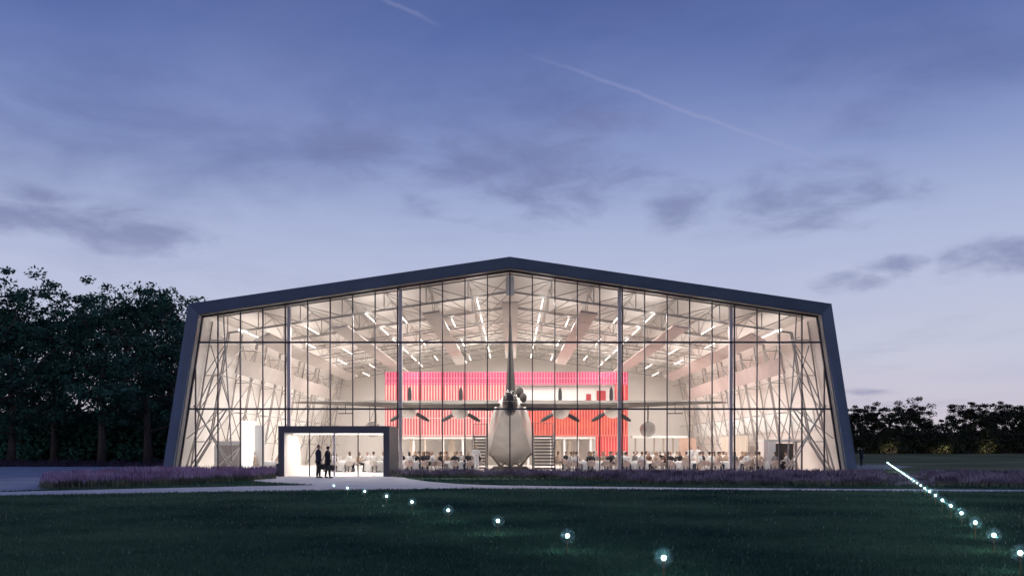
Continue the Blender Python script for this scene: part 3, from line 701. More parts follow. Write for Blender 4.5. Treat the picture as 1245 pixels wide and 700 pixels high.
st = [(58.9, 4.3, 4.45, 5.0, .22), (59.4, 3.95, 4.2, 5.15, .5), (61.5, 3.05, 3.4, 5.3, .85), (64, 2.0, 2.5, 5.4, 1.2), (66.5, 1.15, 1.75, 5.45, 1.5), (68.2, .55, 1.3, 5.5, 1.66), (69.5, .25, 1.15, 5.5, 1.72), (73, .22, 1.15, 5.6, 1.74), (78, .3, 1.2, 5.7, 1.72), (82, .5, 1.5, 5.4, 1.45), (84.5, 1.2, 2.1, 4.6, .95), (85.6, 2.1, 2.7, 3.9, .4)]
m.loft([hull_ring(*q) for q in st]); sp_('hull', m, M['alu'])
m = MB(); m.box(-1.735, -1.70, 66, 80, 1.14, 1.22); m.box(1.70, 1.735, 66, 80, 1.14, 1.22); sp_('chine_strake', m, M['aludark'], False)
# tail turret
m = MB(); m.ell((0, 59.1, 4.62), (.50, .70, .86), 20, 14); tur = sp_('tail_turret', m, M['turret'])
m = MB()
for a in (-60, -30, 0, 30, 60): 
    m.tube([(math.sin(R(a))*.505*math.cos(R(t)), 59.1 - .71*math.cos(R(a))*math.cos(R(t)), 4.62 + .87*math.sin(R(t))) for t in range(-70, 71, 20)], .018, 5)
for t in (-30, 5, 35):
    m.tube([(math.sin(R(a))*.505*math.cos(R(t)), 59.1 - .71*math.cos(R(a))*math.cos(R(t)), 4.62 + .87*math.sin(R(t))) for a in range(-85, 86, 17)], .018, 5)
fr = m.build('turret_frame', M['aludark'], tur); 
m = MB()
for sx in (-.16, .16): m.tube([(sx, 58.6, 4.55), (sx, 57.95, 4.58)], .022, 6)
m.build('gun_barrel', M['black'], tur)
def foil(c, t, n=9):
    """aerofoil outline points (chordwise 0..1 leading..trailing, thickness)"""
    up = []; 
    for i in range(n):
        u = (1 - math.cos(math.pi * i / (n-1))) / 2
        up.append((u, 5*t*(.2969*math.sqrt(u) - .126*u - .3516*u*u + .2843*u**3 - .1015*u**4)))
    return [(u*c, h*c) for u, h in up] + [(u*c, -h*c*.75) for u, h in up[1:-1][::-1]]
# fin (leading edge away from the glass)
m = MB(); rings = []
for z, yl, c, t in ((4.9, 64.8, 5.6, .17), (6.2, 63.6, 4.3, .15), (8.0, 63.0, 3.5, .12), (9.6, 62.4, 2.6, .09), (10.4, 61.8, 1.6, .08), (10.62, 61.3, .7, .06)):
    rings.append([(h, yl - u, z) for u, h in foil(c, t)])
m.loft(rings); fin = sp_('tail_fin', m, M['fin'])
# tailplane
for s in (-1, 1):
    m = MB(); rings = []
    for x, yl, c, t, z in ((.3, 63.8, 2.9, .11, 4.66), (3.0, 63.5, 2.5, .1, 4.64), (6.4, 63.1, 1.8, .09, 4.64), (8.2, 62.7, .9, .07, 4.64)):
        rings.append([(s*x, yl - u, z + h) for u, h in foil(c, t)])
    m.loft(rings); sp_('tailplane', m, M['wing'])
# wings: leading edge far (greater y), trailing edge near
for s in (-1, 1):
    m = MB(); rings = []
    for x, yl, c, t, z in ((1.0, 75.2, 6.0, .165, 5.08), (4.2, 75.0, 5.6, .16, 5.10), (8.4, 74.6, 4.8, .15, 5.16), (11.5, 74.0, 4.0, .14, 5.24), (14.4, 73.3, 3.1, .12, 5.30), (16.4, 72.7, 2.0, .10, 5.30), (17.2, 72.0, .7, .07, 5.28)):
        rings.append([(s*x, yl - u, z + h) for u, h in foil(c, t, 11)])
    m.loft(rings); wing = sp_('wing', m, M['wing'])
    # engines
    for ex, eyf, r in ((4.2, 76.6, .74), (8.45, 75.9, .70)):
        m = MB(); ez = 4.86
        prof = [(.05, -4.6), (.35, -4.1), (.62, -3.0), (.72, -1.6), (.74, -.6), (.70, 0.0), (.55, .15)]
        m.loft([[(s*ex + q*r/.74*math.cos(2*math.pi*k/18), eyf + yy, ez + q*r/.74*math.sin(2*math.pi*k/18)) for k in range(18)] for q, yy in prof])
        nac = sp_('engine_nacelle', m, M['aluw'])
        m = MB(); m.tube([(s*ex, eyf + .12, 4.92), (s*ex, eyf + .5, 4.92), (s*ex, eyf + .75, 4.92)], [.2, .18, .04], 12)
        pr = sp_('propeller_hub', m, M['black'])
        for k, a in enumerate((90, 210, 330)):
            a = R(a); ca, sa = math.cos(a), math.sin(a); rings = []
            for rr, wd in ((.15, .09), (.5, .12), (1.1, .17), (1.6, .15), (1.9, .07)):
                px, pz = s*ex + ca*rr, 4.92 + sa*rr; tx, tz = -sa*wd, ca*wd
                rings.append([(px + tx, eyf + .33, pz + tz), (px + tx*.2, eyf + .38, pz + tz*.2), (px - tx, eyf + .43, pz - tz), (px - tx*.2, eyf + .36, pz - tz*.2)])
            m = MB(); m.loft(rings); m.build('propeller_blade', M['black'], pr)
    # wing float
    fx, fy = s*10.85, 71.8
    m = MB(); m.loft([[(fx + q*.52*math.cos(2*math.pi*k/16), yy, 3.22 + q*(.58 if math.sin(2*math.pi*k/16) > 0 else .68)*math.sin(2*math.pi*k/16)) for k in range(16)] for q, yy in ((.1, 69.4), (.6, 70), (.95, 71), (1, 72), (.9, 73), (.5, 74.2), (.1, 74.8))])
    fl = sp_('wing_float', m, M['aludark'])
    m = MB(); m.bar((fx-.14, 71, 3.7), (fx-.14, 71.1, 5.1), .06); m.bar((fx+.14, 72.6, 3.7), (fx+.14, 72.4, 5.1), .06); m.bar((fx-.14, 71, 3.75), (fx+.14, 72.4, 5.0), .03)
    m.build('float_strut', M['aludark'], fl)
    m = MB(); m.bar((s*12.95, 71.5, 5.15), (s*12.95, 71.5, 4.45), .045); m.bar((s*12.35, 71.5, 4.42), (s*13.55, 71.5, 4.42), .07); sp_('mass_balance', m, M['black'], False)
# turret bulge on the back
m = MB(); m.ell((.72, 69.6, 5.95), (.30, .7, .42), 16, 10); m.ell((.98, 68.8, 5.5), (.28, .7, .36), 16, 10); sp_('dorsal_turret', m, M['fin'])
# cradle
cr = empty('boat_cradle', (X0, 68.5, 0)); tag(cr, 'timber cradle of beams and raking struts under the flying boat hull', 'cradle')
m = MB(); m.box(-1.35, 1.35, -.15, .15, .06, .26); m.build('beam', M['cradle'], cr)
m = MB(); m.box(-1.35, 1.35, 4.0, 4.3, .06, .26); m.build('beam', M['cradle'], cr)
for s in (-1, 1):
    for yy in (0, 4.15):
        m = MB(); m.bar((s*.75, yy, .24), (s*1.45, yy, 1.2), .13); m.build('strut', M['cradle'], cr)
        m = MB(); m.bar((s*.75, yy, .24), (s*.35, yy, .62), .11); m.build('strut', M['cradle'], cr)
    m = MB(); m.bar((s*1.5, -.4, 1.26), (s*1.5, 4.6, 1.26), .16, .12); m.build('bearer', M['cradle'], cr)

# boarding stairs on both sides of the hull
def stairs(x0, x1, y0, label, zt=2.6):
    root = empty('boarding_stairs', ((x0+x1)/2 + X0, y0, 0.05)); tag(root, label, 'stairs', 'dark steel stairs flanking the hull')
    hw = (x1-x0)/2; n = 11
    for k in range(n):
        z = .05 + zt * (k + 1) / n - .05; yy = .26 * k
        m = MB(); m.box(-hw + .05, hw - .05, yy, yy + .24, z - .12, z); m.build('tread', M['grill'], root)
    for s in (-1, 1):
        m = MB(); m.bar((s*hw, 0, .1), (s*hw, .26*n, zt), .06, .26); m.build('stringer', M['grill'], root)
        m = MB(); m.bar((s*hw, 0, .95), (s*hw, .26*n, zt + .95), .04)
        for q in range(0, n + 1, 3): m.bar((s*hw, .26*q, zt*q/n), (s*hw, .26*q, zt*q/n + .95), .035)
        m.build('handrail', M['grill'], root)
    m = MB(); m.box(-hw, hw, .26*n, .26*n + 1.3, zt - .12, zt); m.build('landing', M['grill'], root)
    for s in (-1, 1):
        m = MB(); m.bar((s*(hw-.05), .26*n + 1.2, 0), (s*(hw-.05), .26*n + 1.2, zt - .12), .08); m.build('post', M['grill'], root)
    m = MB(); m.bar((-hw, .26*n + 1.27, zt + .95), (hw, .26*n + 1.27, zt + .95), .04)
    for q in range(5): m.bar((-hw + q*hw/2, .26*n + 1.27, zt), (-hw + q*hw/2, .26*n + 1.27, zt + .95), .03)
    m.build('guard_rail', M['grill'], root)
stairs(1.75, 3.25, 66.0, 'dark slatted boarding stairs right of the seaplane hull')
stairs(-2.85, -1.85, 67.5, 'dark slatted boarding stairs left of the seaplane hull')

# ------------------------------------------------------------------ red two-storey block behind the plane
BY = 87.0; SC = BY / F
def bx(px): return (px - 620.0) * SC
def bz(y): return (HZ - y) * SC + EYE
blk = empty('red_pavilion', (0, BY, 0)); tag(blk, 'two-storey red and pink ribbed pavilion standing behind the seaplane', 'pavilion')
def ribbed(name, x0, x1, z0, z1, mat, rib, sp=.27, hlines=()):
    m = MB(); m.cur = 0; m.box(x0, x1, 0, .12, z0, z1); m.cur = 1
    x = x0 + sp / 2
    while x < x1 - .05:
        m.box(x - .045, x + .045, -.06, -.002, z0 + .01, z1 - .01); x += sp
    for z in hlines: m.box(x0, x1, -.075, -.064, z - .035, z + .035)
    o = m.build(name, [M[mat], M[rib]], blk); return o
zt = bz(452); z1 = bz(467.5); z2 = bz(486); z3 = bz(508); z4 = bz(530)
ribbed('upper_screen', bx(465.5), bx(620), z1, zt, 'pink', 'pinkrib', hlines=(z1 + .12, z1 + .62))
ribbed('upper_screen', bx(620.1), bx(761), z1, zt, 'pink', 'pinkrib', hlines=(z1 + .12, z1 + .62))
ribbed('middle_screen', bx(465.5), bx(620), z2 - .6, z1 - .005, 'rose', 'roserib')
ribbed('middle_screen', bx(745), bx(761), z2 - .6, z1 - .005, 'red', 'redrib')
ribbed('lower_screen', bx(480), bx(600), z4, z2 - .61, 'rose', 'roserib', hlines=(z4 + .1, z3))
ribbed('lower_screen', bx(465.5), bx(479.9), z4, z2 - .61, 'rose', 'roserib')
ribbed('lower_screen', bx(638), bx(761), z4, z2 - .61, 'orange', 'redrib', hlines=(z4 + .1, ))
ribbed('ground_screen', bx(722), bx(761), .05, z4 - .005, 'red', 'redrib')
m = MB(); m.box(bx(620), bx(744.9), .9, 1.0, z2 - .6, z1 - .01); m.build('gallery_wall', M['white'], blk, label='cream wall seen through the open gallery')
m = MB(); m.box(bx(711), bx(717), .80, .89, z2-.5, z2 + .62); m.build('red_panel', M['red'], blk)
m = MB(); m.box(bx(724), bx(735), .80, .89, z2-.5, z2 + .95); m.build('red_panel', M['red'], blk)
m = MB(); m.box(bx(466), bx(760), .13, 9, z4 - .25, z4 - .01); m.build('storey_slab', M['white'], blk)
m = MB(); m.box(bx(466), bx(760), .13, 9, zt - .2, zt - .02); m.build('roof_slab', M['white'], blk)
for q in (486, 500, 514, 536, 560, 574, 590, 640, 668, 684, 700, 716):
    m = MB(); m.box(bx(q) - .09, bx(q) + .09, .3, .48, .05, z4 - .26); m.build('column', M['curtain' if q % 4 else 'white'], blk)
m = MB(); m.box(bx(480), bx(722), 4.5, 4.6, .05, z4 - .26); m.build('rear_partition', M['wall'], blk)
for q0, q1 in ((492, 498), (541, 549), (672, 681), (690, 694)):
    m = MB(); m.box(bx(q0), bx(q1), 2.0, 2.06, .05, 2.5); m.build('sliding_panel', M['curtain'], blk)

# ------------------------------------------------------------------ interior furniture of the hall
def ib(name, px0, px1, y0, y1, d, dep, mat, **kw):
    s = d / F; return (px0 - CX) * s, (px1 - CX) * s, (HZ - y1) * s + EYE, (HZ - y0) * s + EYE
# left: white partition with door panel
xa, xb, _, zt_ = ib('', 293, 306, 512, 573, 60, 0, None)
pt = empty('white_partition', (xa, 60, 0.05)); tag(pt, 'tall white partition with a taupe door panel in the left corner', 'partition')
m = MB(); m.box(0, xb-xa, 0, 1.2, 0, 3.45); m.build('tall_panel', M['added_glow'], pt, label='tall white panel with glow added to its surface')
m = MB(); m.box(xb-xa+.002, 1.35, .7, .9, 0, 3.15); m.build('return_panel', M['white'], pt)
m = MB(); m.box(-1.75, -.01, .25, .45, 1.85, 2.1); m.build('lintel_panel', M['white'], pt)
m = MB(); m.box(-1.55, -.012, .30, .38, 0, 1.84); m.build('door_panel', M['baffle'], pt)
m = MB(); m.bar((-1.75, .35, 0), (-1.75, .35, 1.84), .2); m.build('jamb', M['white'], pt)
m = MB(); m.bar((-2.0, .1, .05), (-.05, .1, 1.75), .05); m.bar((-1.1, .12, .05), (-.05, .12, 1.72), .05); m.build('stay', M['white'], pt)
# right: kiosk with dark opening
kx = (930 - CX) * 61 / F
ks = empty('service_kiosk', (kx, 61, 0.05)); tag(ks, 'white service kiosk with dark open doorway by the right wall', 'kiosk')
m = MB(); m.box(.25, .72, 0, .5, 0, 2.05); m.build('pier', M['white'], ks)
m = MB(); m.box(-.05, 2.9, .1, 1.6, 2.07, 2.22); m.build('canopy', M['wall'], ks)
m = MB(); m.box(-.05, .24, .1, 1.4, 0, 2.06); m.build('side_panel', M['wall_bounce'], ks)
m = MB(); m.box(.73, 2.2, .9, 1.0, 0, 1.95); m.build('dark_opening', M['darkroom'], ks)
m = MB(); m.bar((2.25, .5, 0), (2.25, .5, 2.06), .12); m.build('post', M['steel'], ks)
# curtain along the right wall
cx_ = (890 - CX) * 78 / F
cu = empty('wall_curtain', (19.2, 74, .05)); tag(cu, 'floor-length beige pleated curtain along the right-hand wall', 'curtain')
m = MB(); n = 90
pts = [(.10*math.sin(i*1.25), i * .1) for i in range(n)]
m.add([(x, y, z) for z in (0, 2.7) for x, y in pts] , [(i, i+1, n+i+1, n+i) for i in range(n-1)])
o = m.build('cloth', M['curtain'], cu, True); so = o.modifiers.new('s', 'SOLIDIFY'); so.thickness = .02
m = MB(); m.bar((0, -.2, 2.75), (0, 9.1, 2.75), .06); m.build('curtain_rail', M['steel'], cu)
# brown screen and bar counter at the back right
bs = empty('display_screen', ((836 - CX)*80/F, 80, .05)); tag(bs, 'brown free-standing display board among the rear tables on the right', 'display board')
m = MB(); m.box(-.75, .75, 0, .1, .35, 2.55); m.build('board', M['board'], bs)
for s in (-1, 1):
    m = MB(); m.bar((s*.6, .05, 0), (s*.6, .05, .36), .08); m.bar((s*.6, -.3, .03), (s*.6, .4, .03), .06); m.build('foot', M['steel'], bs)
br = empty('bar_counter', ((802 - CX)*96/F, 96, .05)); tag(br, 'pale back bar with canopy and upright posts far behind', 'bar')
m = MB(); m.box(-2.6, 2.6, 0, .8, 0, 1.1); m.build('counter', M['wall'], br)
m = MB(); m.box(-2.9, 2.9, -.2, 1.2, 2.75, 3.0); m.build('canopy', M['white'], br)
for k in range(6):
    m = MB(); m.box(-2.5 + k, -2.35 + k, .9, 1.05, 0, 2.74); m.build('post', M['curtain'], br)

# ------------------------------------------------------------------ people
def hand(m, w, d, side, s=1.0):
    """palm and five fingers: w wrist, d direction of the fingers, side towards the thumb"""
    w = Vector(w); d = Vector(d).normalized(); t = Vector(side); t = (t - d * t.dot(d)).normalized(); nn = d.cross(t)
    m.tube([w, w + d*.045*s, w + d*.09*s], [.026*s, .036*s, .034*s], 8)
    for k, ln in enumerate((.070, .080, .074, .056)):
        b = w + d*.075*s + t*(.030 - .020*k)*s; p1 = b + d*ln*.5*s + nn*.006; p2 = p1 + d*ln*.42*s + nn*.022*s
        m.tube([b, p1, p2], [.0105*s, .0098*s, .008*s], 6)
    b = w + d*.03*s + t*.028*s; m.tube([b, b + (t*.7 + d*.6)*.035*s, b + (t*.45 + d)*.058*s], [.013*s, .012*s, .009*s], 6)
def head(m, c, yaw=0.0, s=1.0, tilt=0.0):
    rot = Matrix.Rotation(yaw, 3, 'Z') @ Matrix.Rotation(tilt, 3, 'X'); c = Vector(c)
    def P(x, y, z): return c + rot @ Vector((x*s, y*s, z*s))
    m.ell(c, (.076*s, .096*s, .115*s), 14, 10, rot); m.ell(P(0, .02, -.065), (.055*s, .07*s, .055*s), 10, 8, rot)
    m.tube([P(0, .09, .02), P(0, .118, -.022), P(0, .09, -.03)], [.010*s, .016*s, .012*s], 6)       # nose
    m.ell(P(0, .088, -.062), (.024*s, .010*s, .009*s), 8, 6, rot)                                  # mouth
    for q in (-1, 1):
        m.ell(P(q*.078, -.005, -.005), (.012*s, .022*s, .032*s), 8, 6, rot)                        # ear
        m.ell(P(q*.030, .085, .012), (.013*s, .010*s, .009*s), 8, 6, rot)                          # eye
    return P
def hair_mesh(name, c, yaw, style, s=1.0, tilt=0.0):
    rot = Matrix.Rotation(yaw, 3, 'Z') @ Matrix.Rotation(tilt, 3, 'X'); c = Vector(c); m = MB()
    m.ell(c + rot @ Vector((0, -.018*s, .028*s)), (.084*s, .096*s, .102*s), 14, 10, rot)
    if style == 'long': m.ell(c + rot @ Vector((0, -.055*s, -.075*s)), (.085*s, .05*s, .12*s), 12, 8, rot)
    if style == 'bun': m.ell(c + rot @ Vector((0, -.11*s, .05*s)), (.045*s, .045*s, .045*s), 10, 8, rot)
    return m.mesh(name, M['hdark'], True)
def assign(me, fn, mats):
    for mt in mats: me.materials.append(mt)
    me.polygons.foreach_set('material_index', [fn(p.center) for p in me.polygons])
def seated(name, lean, yaw, arm):
    m = MB()
    hz = .53
    m.tube([(0, -.03, hz), (0, 0, hz+.15), (0, lean*.5, hz+.33), (0, lean, hz+.48), (0, lean, hz+.55)], [.155, .145, .165, .14, .07], 14)
    m.tube([(-.18, lean, hz+.49), (0, lean, hz+.51), (.18, lean, hz+.49)], [.065, .085, .065], 10)
    m.tube([(0, lean, hz+.52), (0, lean+.02, hz+.66)], [.055, .05], 10)
    P = head(m, (0, lean+.04, hz+.755), yaw)
    for s in (-1, 1):
        m.tube([(s*.08, -.02, hz), (s*.11, .22, hz+.015), (s*.13, .44, hz)], [.095, .085, .062], 10)
        m.tube([(s*.13, .44, hz), (s*.13, .43, .30), (s*.12, .40, .10)], [.06, .055, .038], 10)
        m.tube([(s*.12, .38, .055), (s*.13, .56, .045)], [.045, .038], 8)
        if arm == 'table' or (arm == 'mixed' and s < 0):
            el, wr = (s*.27, lean+.14, hz+.24), (s*.14, lean+.36, hz+.27); hd = (-s*.4, 1, 0)
        elif arm == 'gesture' or arm == 'mixed':
            el, wr = (s*.29, lean+.12, hz+.22), (s*.24, lean+.30, hz+.42); hd = (0, .5, 1)
        else:
            el, wr = (s*.25, lean-.04, hz+.2), (s*.13, lean+.20, hz+.08); hd = (-s*.3, 1, -.1)
        m.tube([(s*.185, lean, hz+.485), el], [.058, .046], 8); m.tube([el, wr], [.045, .030], 8)
        hand(m, wr, hd, (-s*1, -.3, .4), 1.1)
    me = remeshed(m, name, .016, 2); top = hz + .60
    def fn(c):
        if c.z > hz + .585 - (0 if c.y > lean - .03 else -.02): return 0
        if c.z < .095: return 3
        if (c.y > .30 + lean*0 and c.z > hz + .17 and (abs(c.x) < .30) and c.y > lean + .33): return 0
        if c.z < hz + .10 and (c.y > .10 or c.z < hz - .06): return 2
        return 1
    assign(me, fn, [M['skin'], M['cblack'], M['cnavy'], M['black']])
    return me, (0, lean+.04, hz+.755), yaw
def standing(name, s=1.0, yaw=0.0, arms='down', stride=.0, voxel=.014, clothes=True, skirt=False):
    """adult standing at the origin facing +Y, 1.78 m tall for s = 1; returns meshes body, jacket, trousers, hair centre"""
    J = dict(hip=.94, ch=1.28, sh=1.46, nk=1.52, hd=1.665)
    def torso(m, g):
        m.tube([(0, 0, .90*s), (0, .01, 1.02*s), (0, .015, 1.18*s), (0, 0, 1.36*s), (0, -.005, 1.47*s), (0, -.005, 1.52*s)], [.145*s+g, .135*s+g, .145*s+g, .155*s+g, .10*s+g, .06*s+g], 14)
        m.tube([(-.175*s, -.005, 1.44*s), (0, -.005, 1.465*s), (.175*s, -.005, 1.44*s)], [.06*s+g, .08*s+g, .06*s+g], 10)
    def arm(m, q, g, hands=True):
        sh = (q*.185*s, -.005, 1.44*s)
        if arms == 'down': el, wr, hd = (q*.245*s, -.02, 1.14*s), (q*.25*s, .05*s, .89*s), (0, .15, -1)
        elif arms == 'bag' : el, wr, hd = (q*.24*s, .02, 1.14*s), (q*.235*s, .09*s, .90*s), (0, .05, -1)
        else: el, wr, hd = (q*.26*s, .02, 1.15*s), (q*.14*s, .28*s, 1.18*s), (-q*.3, 1, .1)
        m.tube([sh, el], [.058*s+g, .045*s+g], 9); m.tube([el, wr], [.045*s+g, .030*s+g], 9)
        if hands: hand(m, wr, hd, (0, 1, 0), s)
    def leg(m, q, g, feet=True):
        f = stride * q
        m.tube([(q*.085*s, 0, .92*s), (q*.095*s, f*.5 + .02, .50*s), (q*.10*s, f, .10*s)], [.092*s+g, .062*s+g, .042*s+g], 10)
        if feet: m.tube([(q*.10*s, f - .04, .05*s), (q*.11*s, f + .06, .045*s), (q*.12*s, f + .17, .035*s)], [.042*s, .045*s, .032*s], 8)
    m = MB(); torso(m, 0); m.tube([(0, 0, 1.48*s), (0, .02, 1.60*s)], [.056*s, .052*s], 10); head(m, (0, .03, 1.665*s), yaw, s)
    for q in (-1, 1): arm(m, q, 0); leg(m, q, 0)
    body = remeshed(m, name, voxel, 2)
    return dict(body=body, torso=torso, arm=arm, leg=leg, s=s, head=(0, .03, 1.665*s), yaw=yaw)
def obj(name, me, parent=None, loc=None, rz=None):
    o = bpy.data.objects.new(name, me); link(o, parent)
    if loc is not None: o.location = loc
    if rz is not None: o.rotation_euler = (0, 0, rz)
    return o
def dressed(loc, rz, label, s=1.0, yaw=0.0, arms='down', stride=0.0, coat=.80, jmat='cnavy', tmat='cblack', hmat='hdark', style='short', skin='skin', group=None):
    S = standing('person', s, yaw, arms, stride)
    b = S['body']
    assign(b, lambda c: 1 if c.z < .09*s else 0, [M[skin], M['black']])
    o = obj('person', b, None, loc, rz); tag(o, label, 'person', group)
    m = MB(); S['torso'](m, .018)
    if coat < .85: m.tube([(0, 0, 1.0*s), (0, .0, .90*s), (0, 0, coat*s)], [.155*s, .168*s, .175*s], 14)
    for q in (-1, 1): S['arm'](m, q, .014, False)
    j = remeshed(m, 'jacket', .016, 2); j.materials.append(M[jmat]); obj('jacket', j, o)
    m = MB(); m.tube([(0, 0, 1.0*s), (0, 0, .86*s)], [.15*s, .15*s], 12)
    for q in (-1, 1): S['leg'](m, q, .016, False)
    t = remeshed(m, 'trousers', .016, 2); t.materials.append(M[tmat]); obj('trousers', t, o)
    h = obj('hair', hair_mesh('hair', S['head'], yaw, style, s), o); h.data.materials[0] = M[hmat]
    return o
D1 = gp(387, 580.8); D2 = gp(398.3, 581.2)
dressed((D1[0], D1[1], .02), R(-62), 'taller visitor in dark suit with briefcase at the entrance doors, left of the pair', 1.03, R(0), 'bag', .05, .80, 'cnavy', 'cblack', 'hbrown')
dressed((D2[0], D2[1], .02), R(-58), 'visitor in black coat with briefcase at the entrance doors, right of the pair', .985, R(20), 'bag', .09, .74, 'cblack', 'cblack', 'hdark')
def briefcase(loc, rz, label):
    root = empty('briefcase', loc, rz); tag(root, label, 'briefcase')
    o = box('case', (-.05, .05, -.21, .21, 0, .31), M['black'], root, .015)
    m = MB(); m.tube([(0, -.07, .31), (0, -.06, .37), (0, .06, .37), (0, .07, .31)], .012, 6); m.build('handle', M['black'], root)
    m = MB(); m.box(.05, .058, -.13, -.09, .2, .24); m.box(.05, .058, .09, .13, .2, .24); m.build('clasp', M['leg'], root)
def at_(base, rz, x, y, z): 
    v = Matrix.Rotation(rz, 3, 'Z') @ Vector((x, y, 0)); return (base[0] + v.x, base[1] + v.y, z)
briefcase(at_(D1, R(-62), .245, .10, .48), R(-62), 'black briefcase held by the taller visitor on the left')
briefcase(at_(D2, R(-58), .235, .10, .44), R(-70), 'black briefcase held by the visitor on the right')
dressed(((1047.5 - CX)*88/F, 88, 0.015), R(75), 'distant person in dark coat standing on grass beyond the right corner', 1.0, 0, 'fwd', .03, .62, 'cnavy', 'cblack', 'hdark')
for px, d, lab, rz in ((579, 60.2, 'waiter in white standing by the stairs left of the seaplane', 200), (840, 62.5, 'waiter in white standing between right-hand tables, left of the two', 170), (849, 63.3, 'waiter in white standing between right-hand tables, right of the two', 215)):
    dressed(((px - CX)*d/F, d, .055), R(rz), lab, 1.0, 0, 'fwd', .02, .82, 'cwhite', 'cwhite' if px < 800 else 'ctan', 'hfair' if px < 800 else 'hbrown')

# seated diners, chairs, tables
variants = [seated('person', .06, 0, 'table'), seated('person', .00, R(25), 'lap'), seated('person', .12, R(-22), 'table'), seated('person', .04, R(12), 'mixed'), seated('person', -.03, R(-30), 'gesture')]
hairs = {}
for vi, (me, hc, yw) in enumerate(variants):
    for st_ in ('short', 'long', 'bun'): hairs[(vi, st_)] = hair_mesh('hair', hc, yw, st_)
def chair_proto(mat):
    root = empty('dining_chair'); m = MB(); nu = 20; prof = []
    def rim(u):   # u=0 front (+y)
        b = (1 - math.cos(u)) / 2
        return .02 + .37 * (b ** .9)
    for off in (0, 1):
        rings = []
        for t in range(6):
            r_ = []
            for k in range(nu):
                u = 2*math.pi*k/nu
                if t == 0: rr, z = .02, .43
                elif t == 1: rr, z = .14, .43
                elif t == 2: rr, z = .22, .445
                elif t == 3: rr, z = .265, .46 + rim(u)*.25
                elif t == 4: rr, z = .285, .46 + rim(u)*.65
                else: rr, z = .295, .46 + rim(u)
                rr -= off*.018; z += off*(.014 if t < 3 else .0)
                r_.append((math.sin(u)*rr, math.cos(u)*rr - (.02 if t > 3 else 0), z))
            rings.append(r_)
        prof.append(rings)
    m.loft(prof[0] + prof[1][::-1], cap=True); m.build('seat_shell', mat, root, True)
    for sx in (-1, 1):
        for sy in (-1, 1):
            l = MB(); l.tube([(sx*.10, sy*.10, .43), (sx*.22, sy*.22, 0)], [.014, .010], 6); l.build('leg', M['leg'], root)
    return root
def table_proto():
    root = empty('dining_table')
    m = MB(); n = 48; rings = []
    for z, r0, amp in ((.75, .02, 0), (.755, .5, 0), (.752, .88, 0), (.735, .905, .004), (.55, .92, .02), (.3, .93, .035), (.08, .945, .045)):
        rings.append([((r0 + amp*math.sin(k*2*math.pi*12/n))*math.cos(2*math.pi*k/n), (r0 + amp*math.sin(k*2*math.pi*12/n))*math.sin(2*math.pi*k/n), z) for k in range(n)])
    m.loft(rings[::-1], cap=False); 
    m.build('tablecloth', M['cloth'], root, True)
    m = MB(); m.tube([(0, 0, .69), (0, 0, .74)], .86, 32); m.build('table_top', M['white'], root)
    m = MB(); m.tube([(0, 0, 0), (0, 0, .03), (0, 0, .06), (0, 0, .69)], [.32, .3, .05, .045], 16); m.build('pedestal', M['leg'], root)
    return root
def centre_proto():
    root = empty('table_centrepiece'); m = MB(); m.tube([(0, 0, 0), (0, 0, .02), (0, 0, .12), (0, 0, .2)], [.05, .06, .045, .05], 10); m.build('vase', M['aluw'], root, True)
    m = MB()
    for k in range(7):
        a = k*.9; m.tube([(0, 0, .18), (.05*math.cos(a), .05*math.sin(a), .27)], .004, 4); m.ell((.06*math.cos(a), .06*math.sin(a), .29 + .01*(k % 3)), (.03, .03, .025), 8, 5)
    m.build('flowers', M['cwhite'], root, True); return root
protoC = [chair_proto(M['shell']), chair_proto(M['shellw'])]; usedC = [False, False]
protoT = table_proto(); usedT = False; protoV = centre_proto(); usedV = False
tops = {'cblack': 'black', 'cwhite': 'white', 'ctan': 'tan', 'cgrey': 'grey', 'cbrown': 'brown', 'cnavy': 'navy'}
hnm = {'hdark': 'dark', 'hbrown': 'brown', 'hfair': 'fair', 'hgrey': 'grey'}
seatw = ['right', 'far right', 'far side', 'far left', 'left', 'near left', 'near side', 'near right']
tables = [  # x, y, description, occupied seats, palette
    (5.3, 61.6, 'front table nearest the right stairs', 'r'), (8.5, 61.2, 'front table second from right stairs', 'r'),
    (11.6, 61.8, 'front table third from right stairs', 'r'), (14.7, 61.3, 'front table fourth from right stairs', 'r'), (17.4, 61.9, 'front table nearest the kiosk', 'r'),
    (6.9, 66.0, 'rear table nearest the right stairs', 'r'), (10.2, 66.3, 'rear table second from right stairs', 'r'),
    (13.4, 66.0, 'rear table third from right stairs', 'r'), (16.5, 66.4, 'rear table nearest the right wall', 'r'),
    (-6.7, 61.4, 'front-row table just right of the porch', 'l'), (-3.7, 61.9, 'front-row table between porch and hull', 'l'),
    (-5.4, 66.5, 'rear table between porch and hull', 'l'),
    (5.0, 71.2, 'back table nearest the right stairs', 'r'), (8.4, 70.8, 'back table second from right stairs', 'r'), (11.8, 71.3, 'back table third from right stairs', 'r'), (15.2, 70.9, 'back table nearest the right wall', 'r'),
    (-7.6, 71.0, 'back table behind the porch corner', 'l'), (-4.2, 71.4, 'back table nearest the hull on the left', 'l'),
    (-9.2, 62.6, 'table behind the right half of the porch', 'p'), (-12.0, 63.2, 'table behind the left half of the porch', 'p'),
    (-16.3, 61.6, 'table by the tall white partition', 'c')]
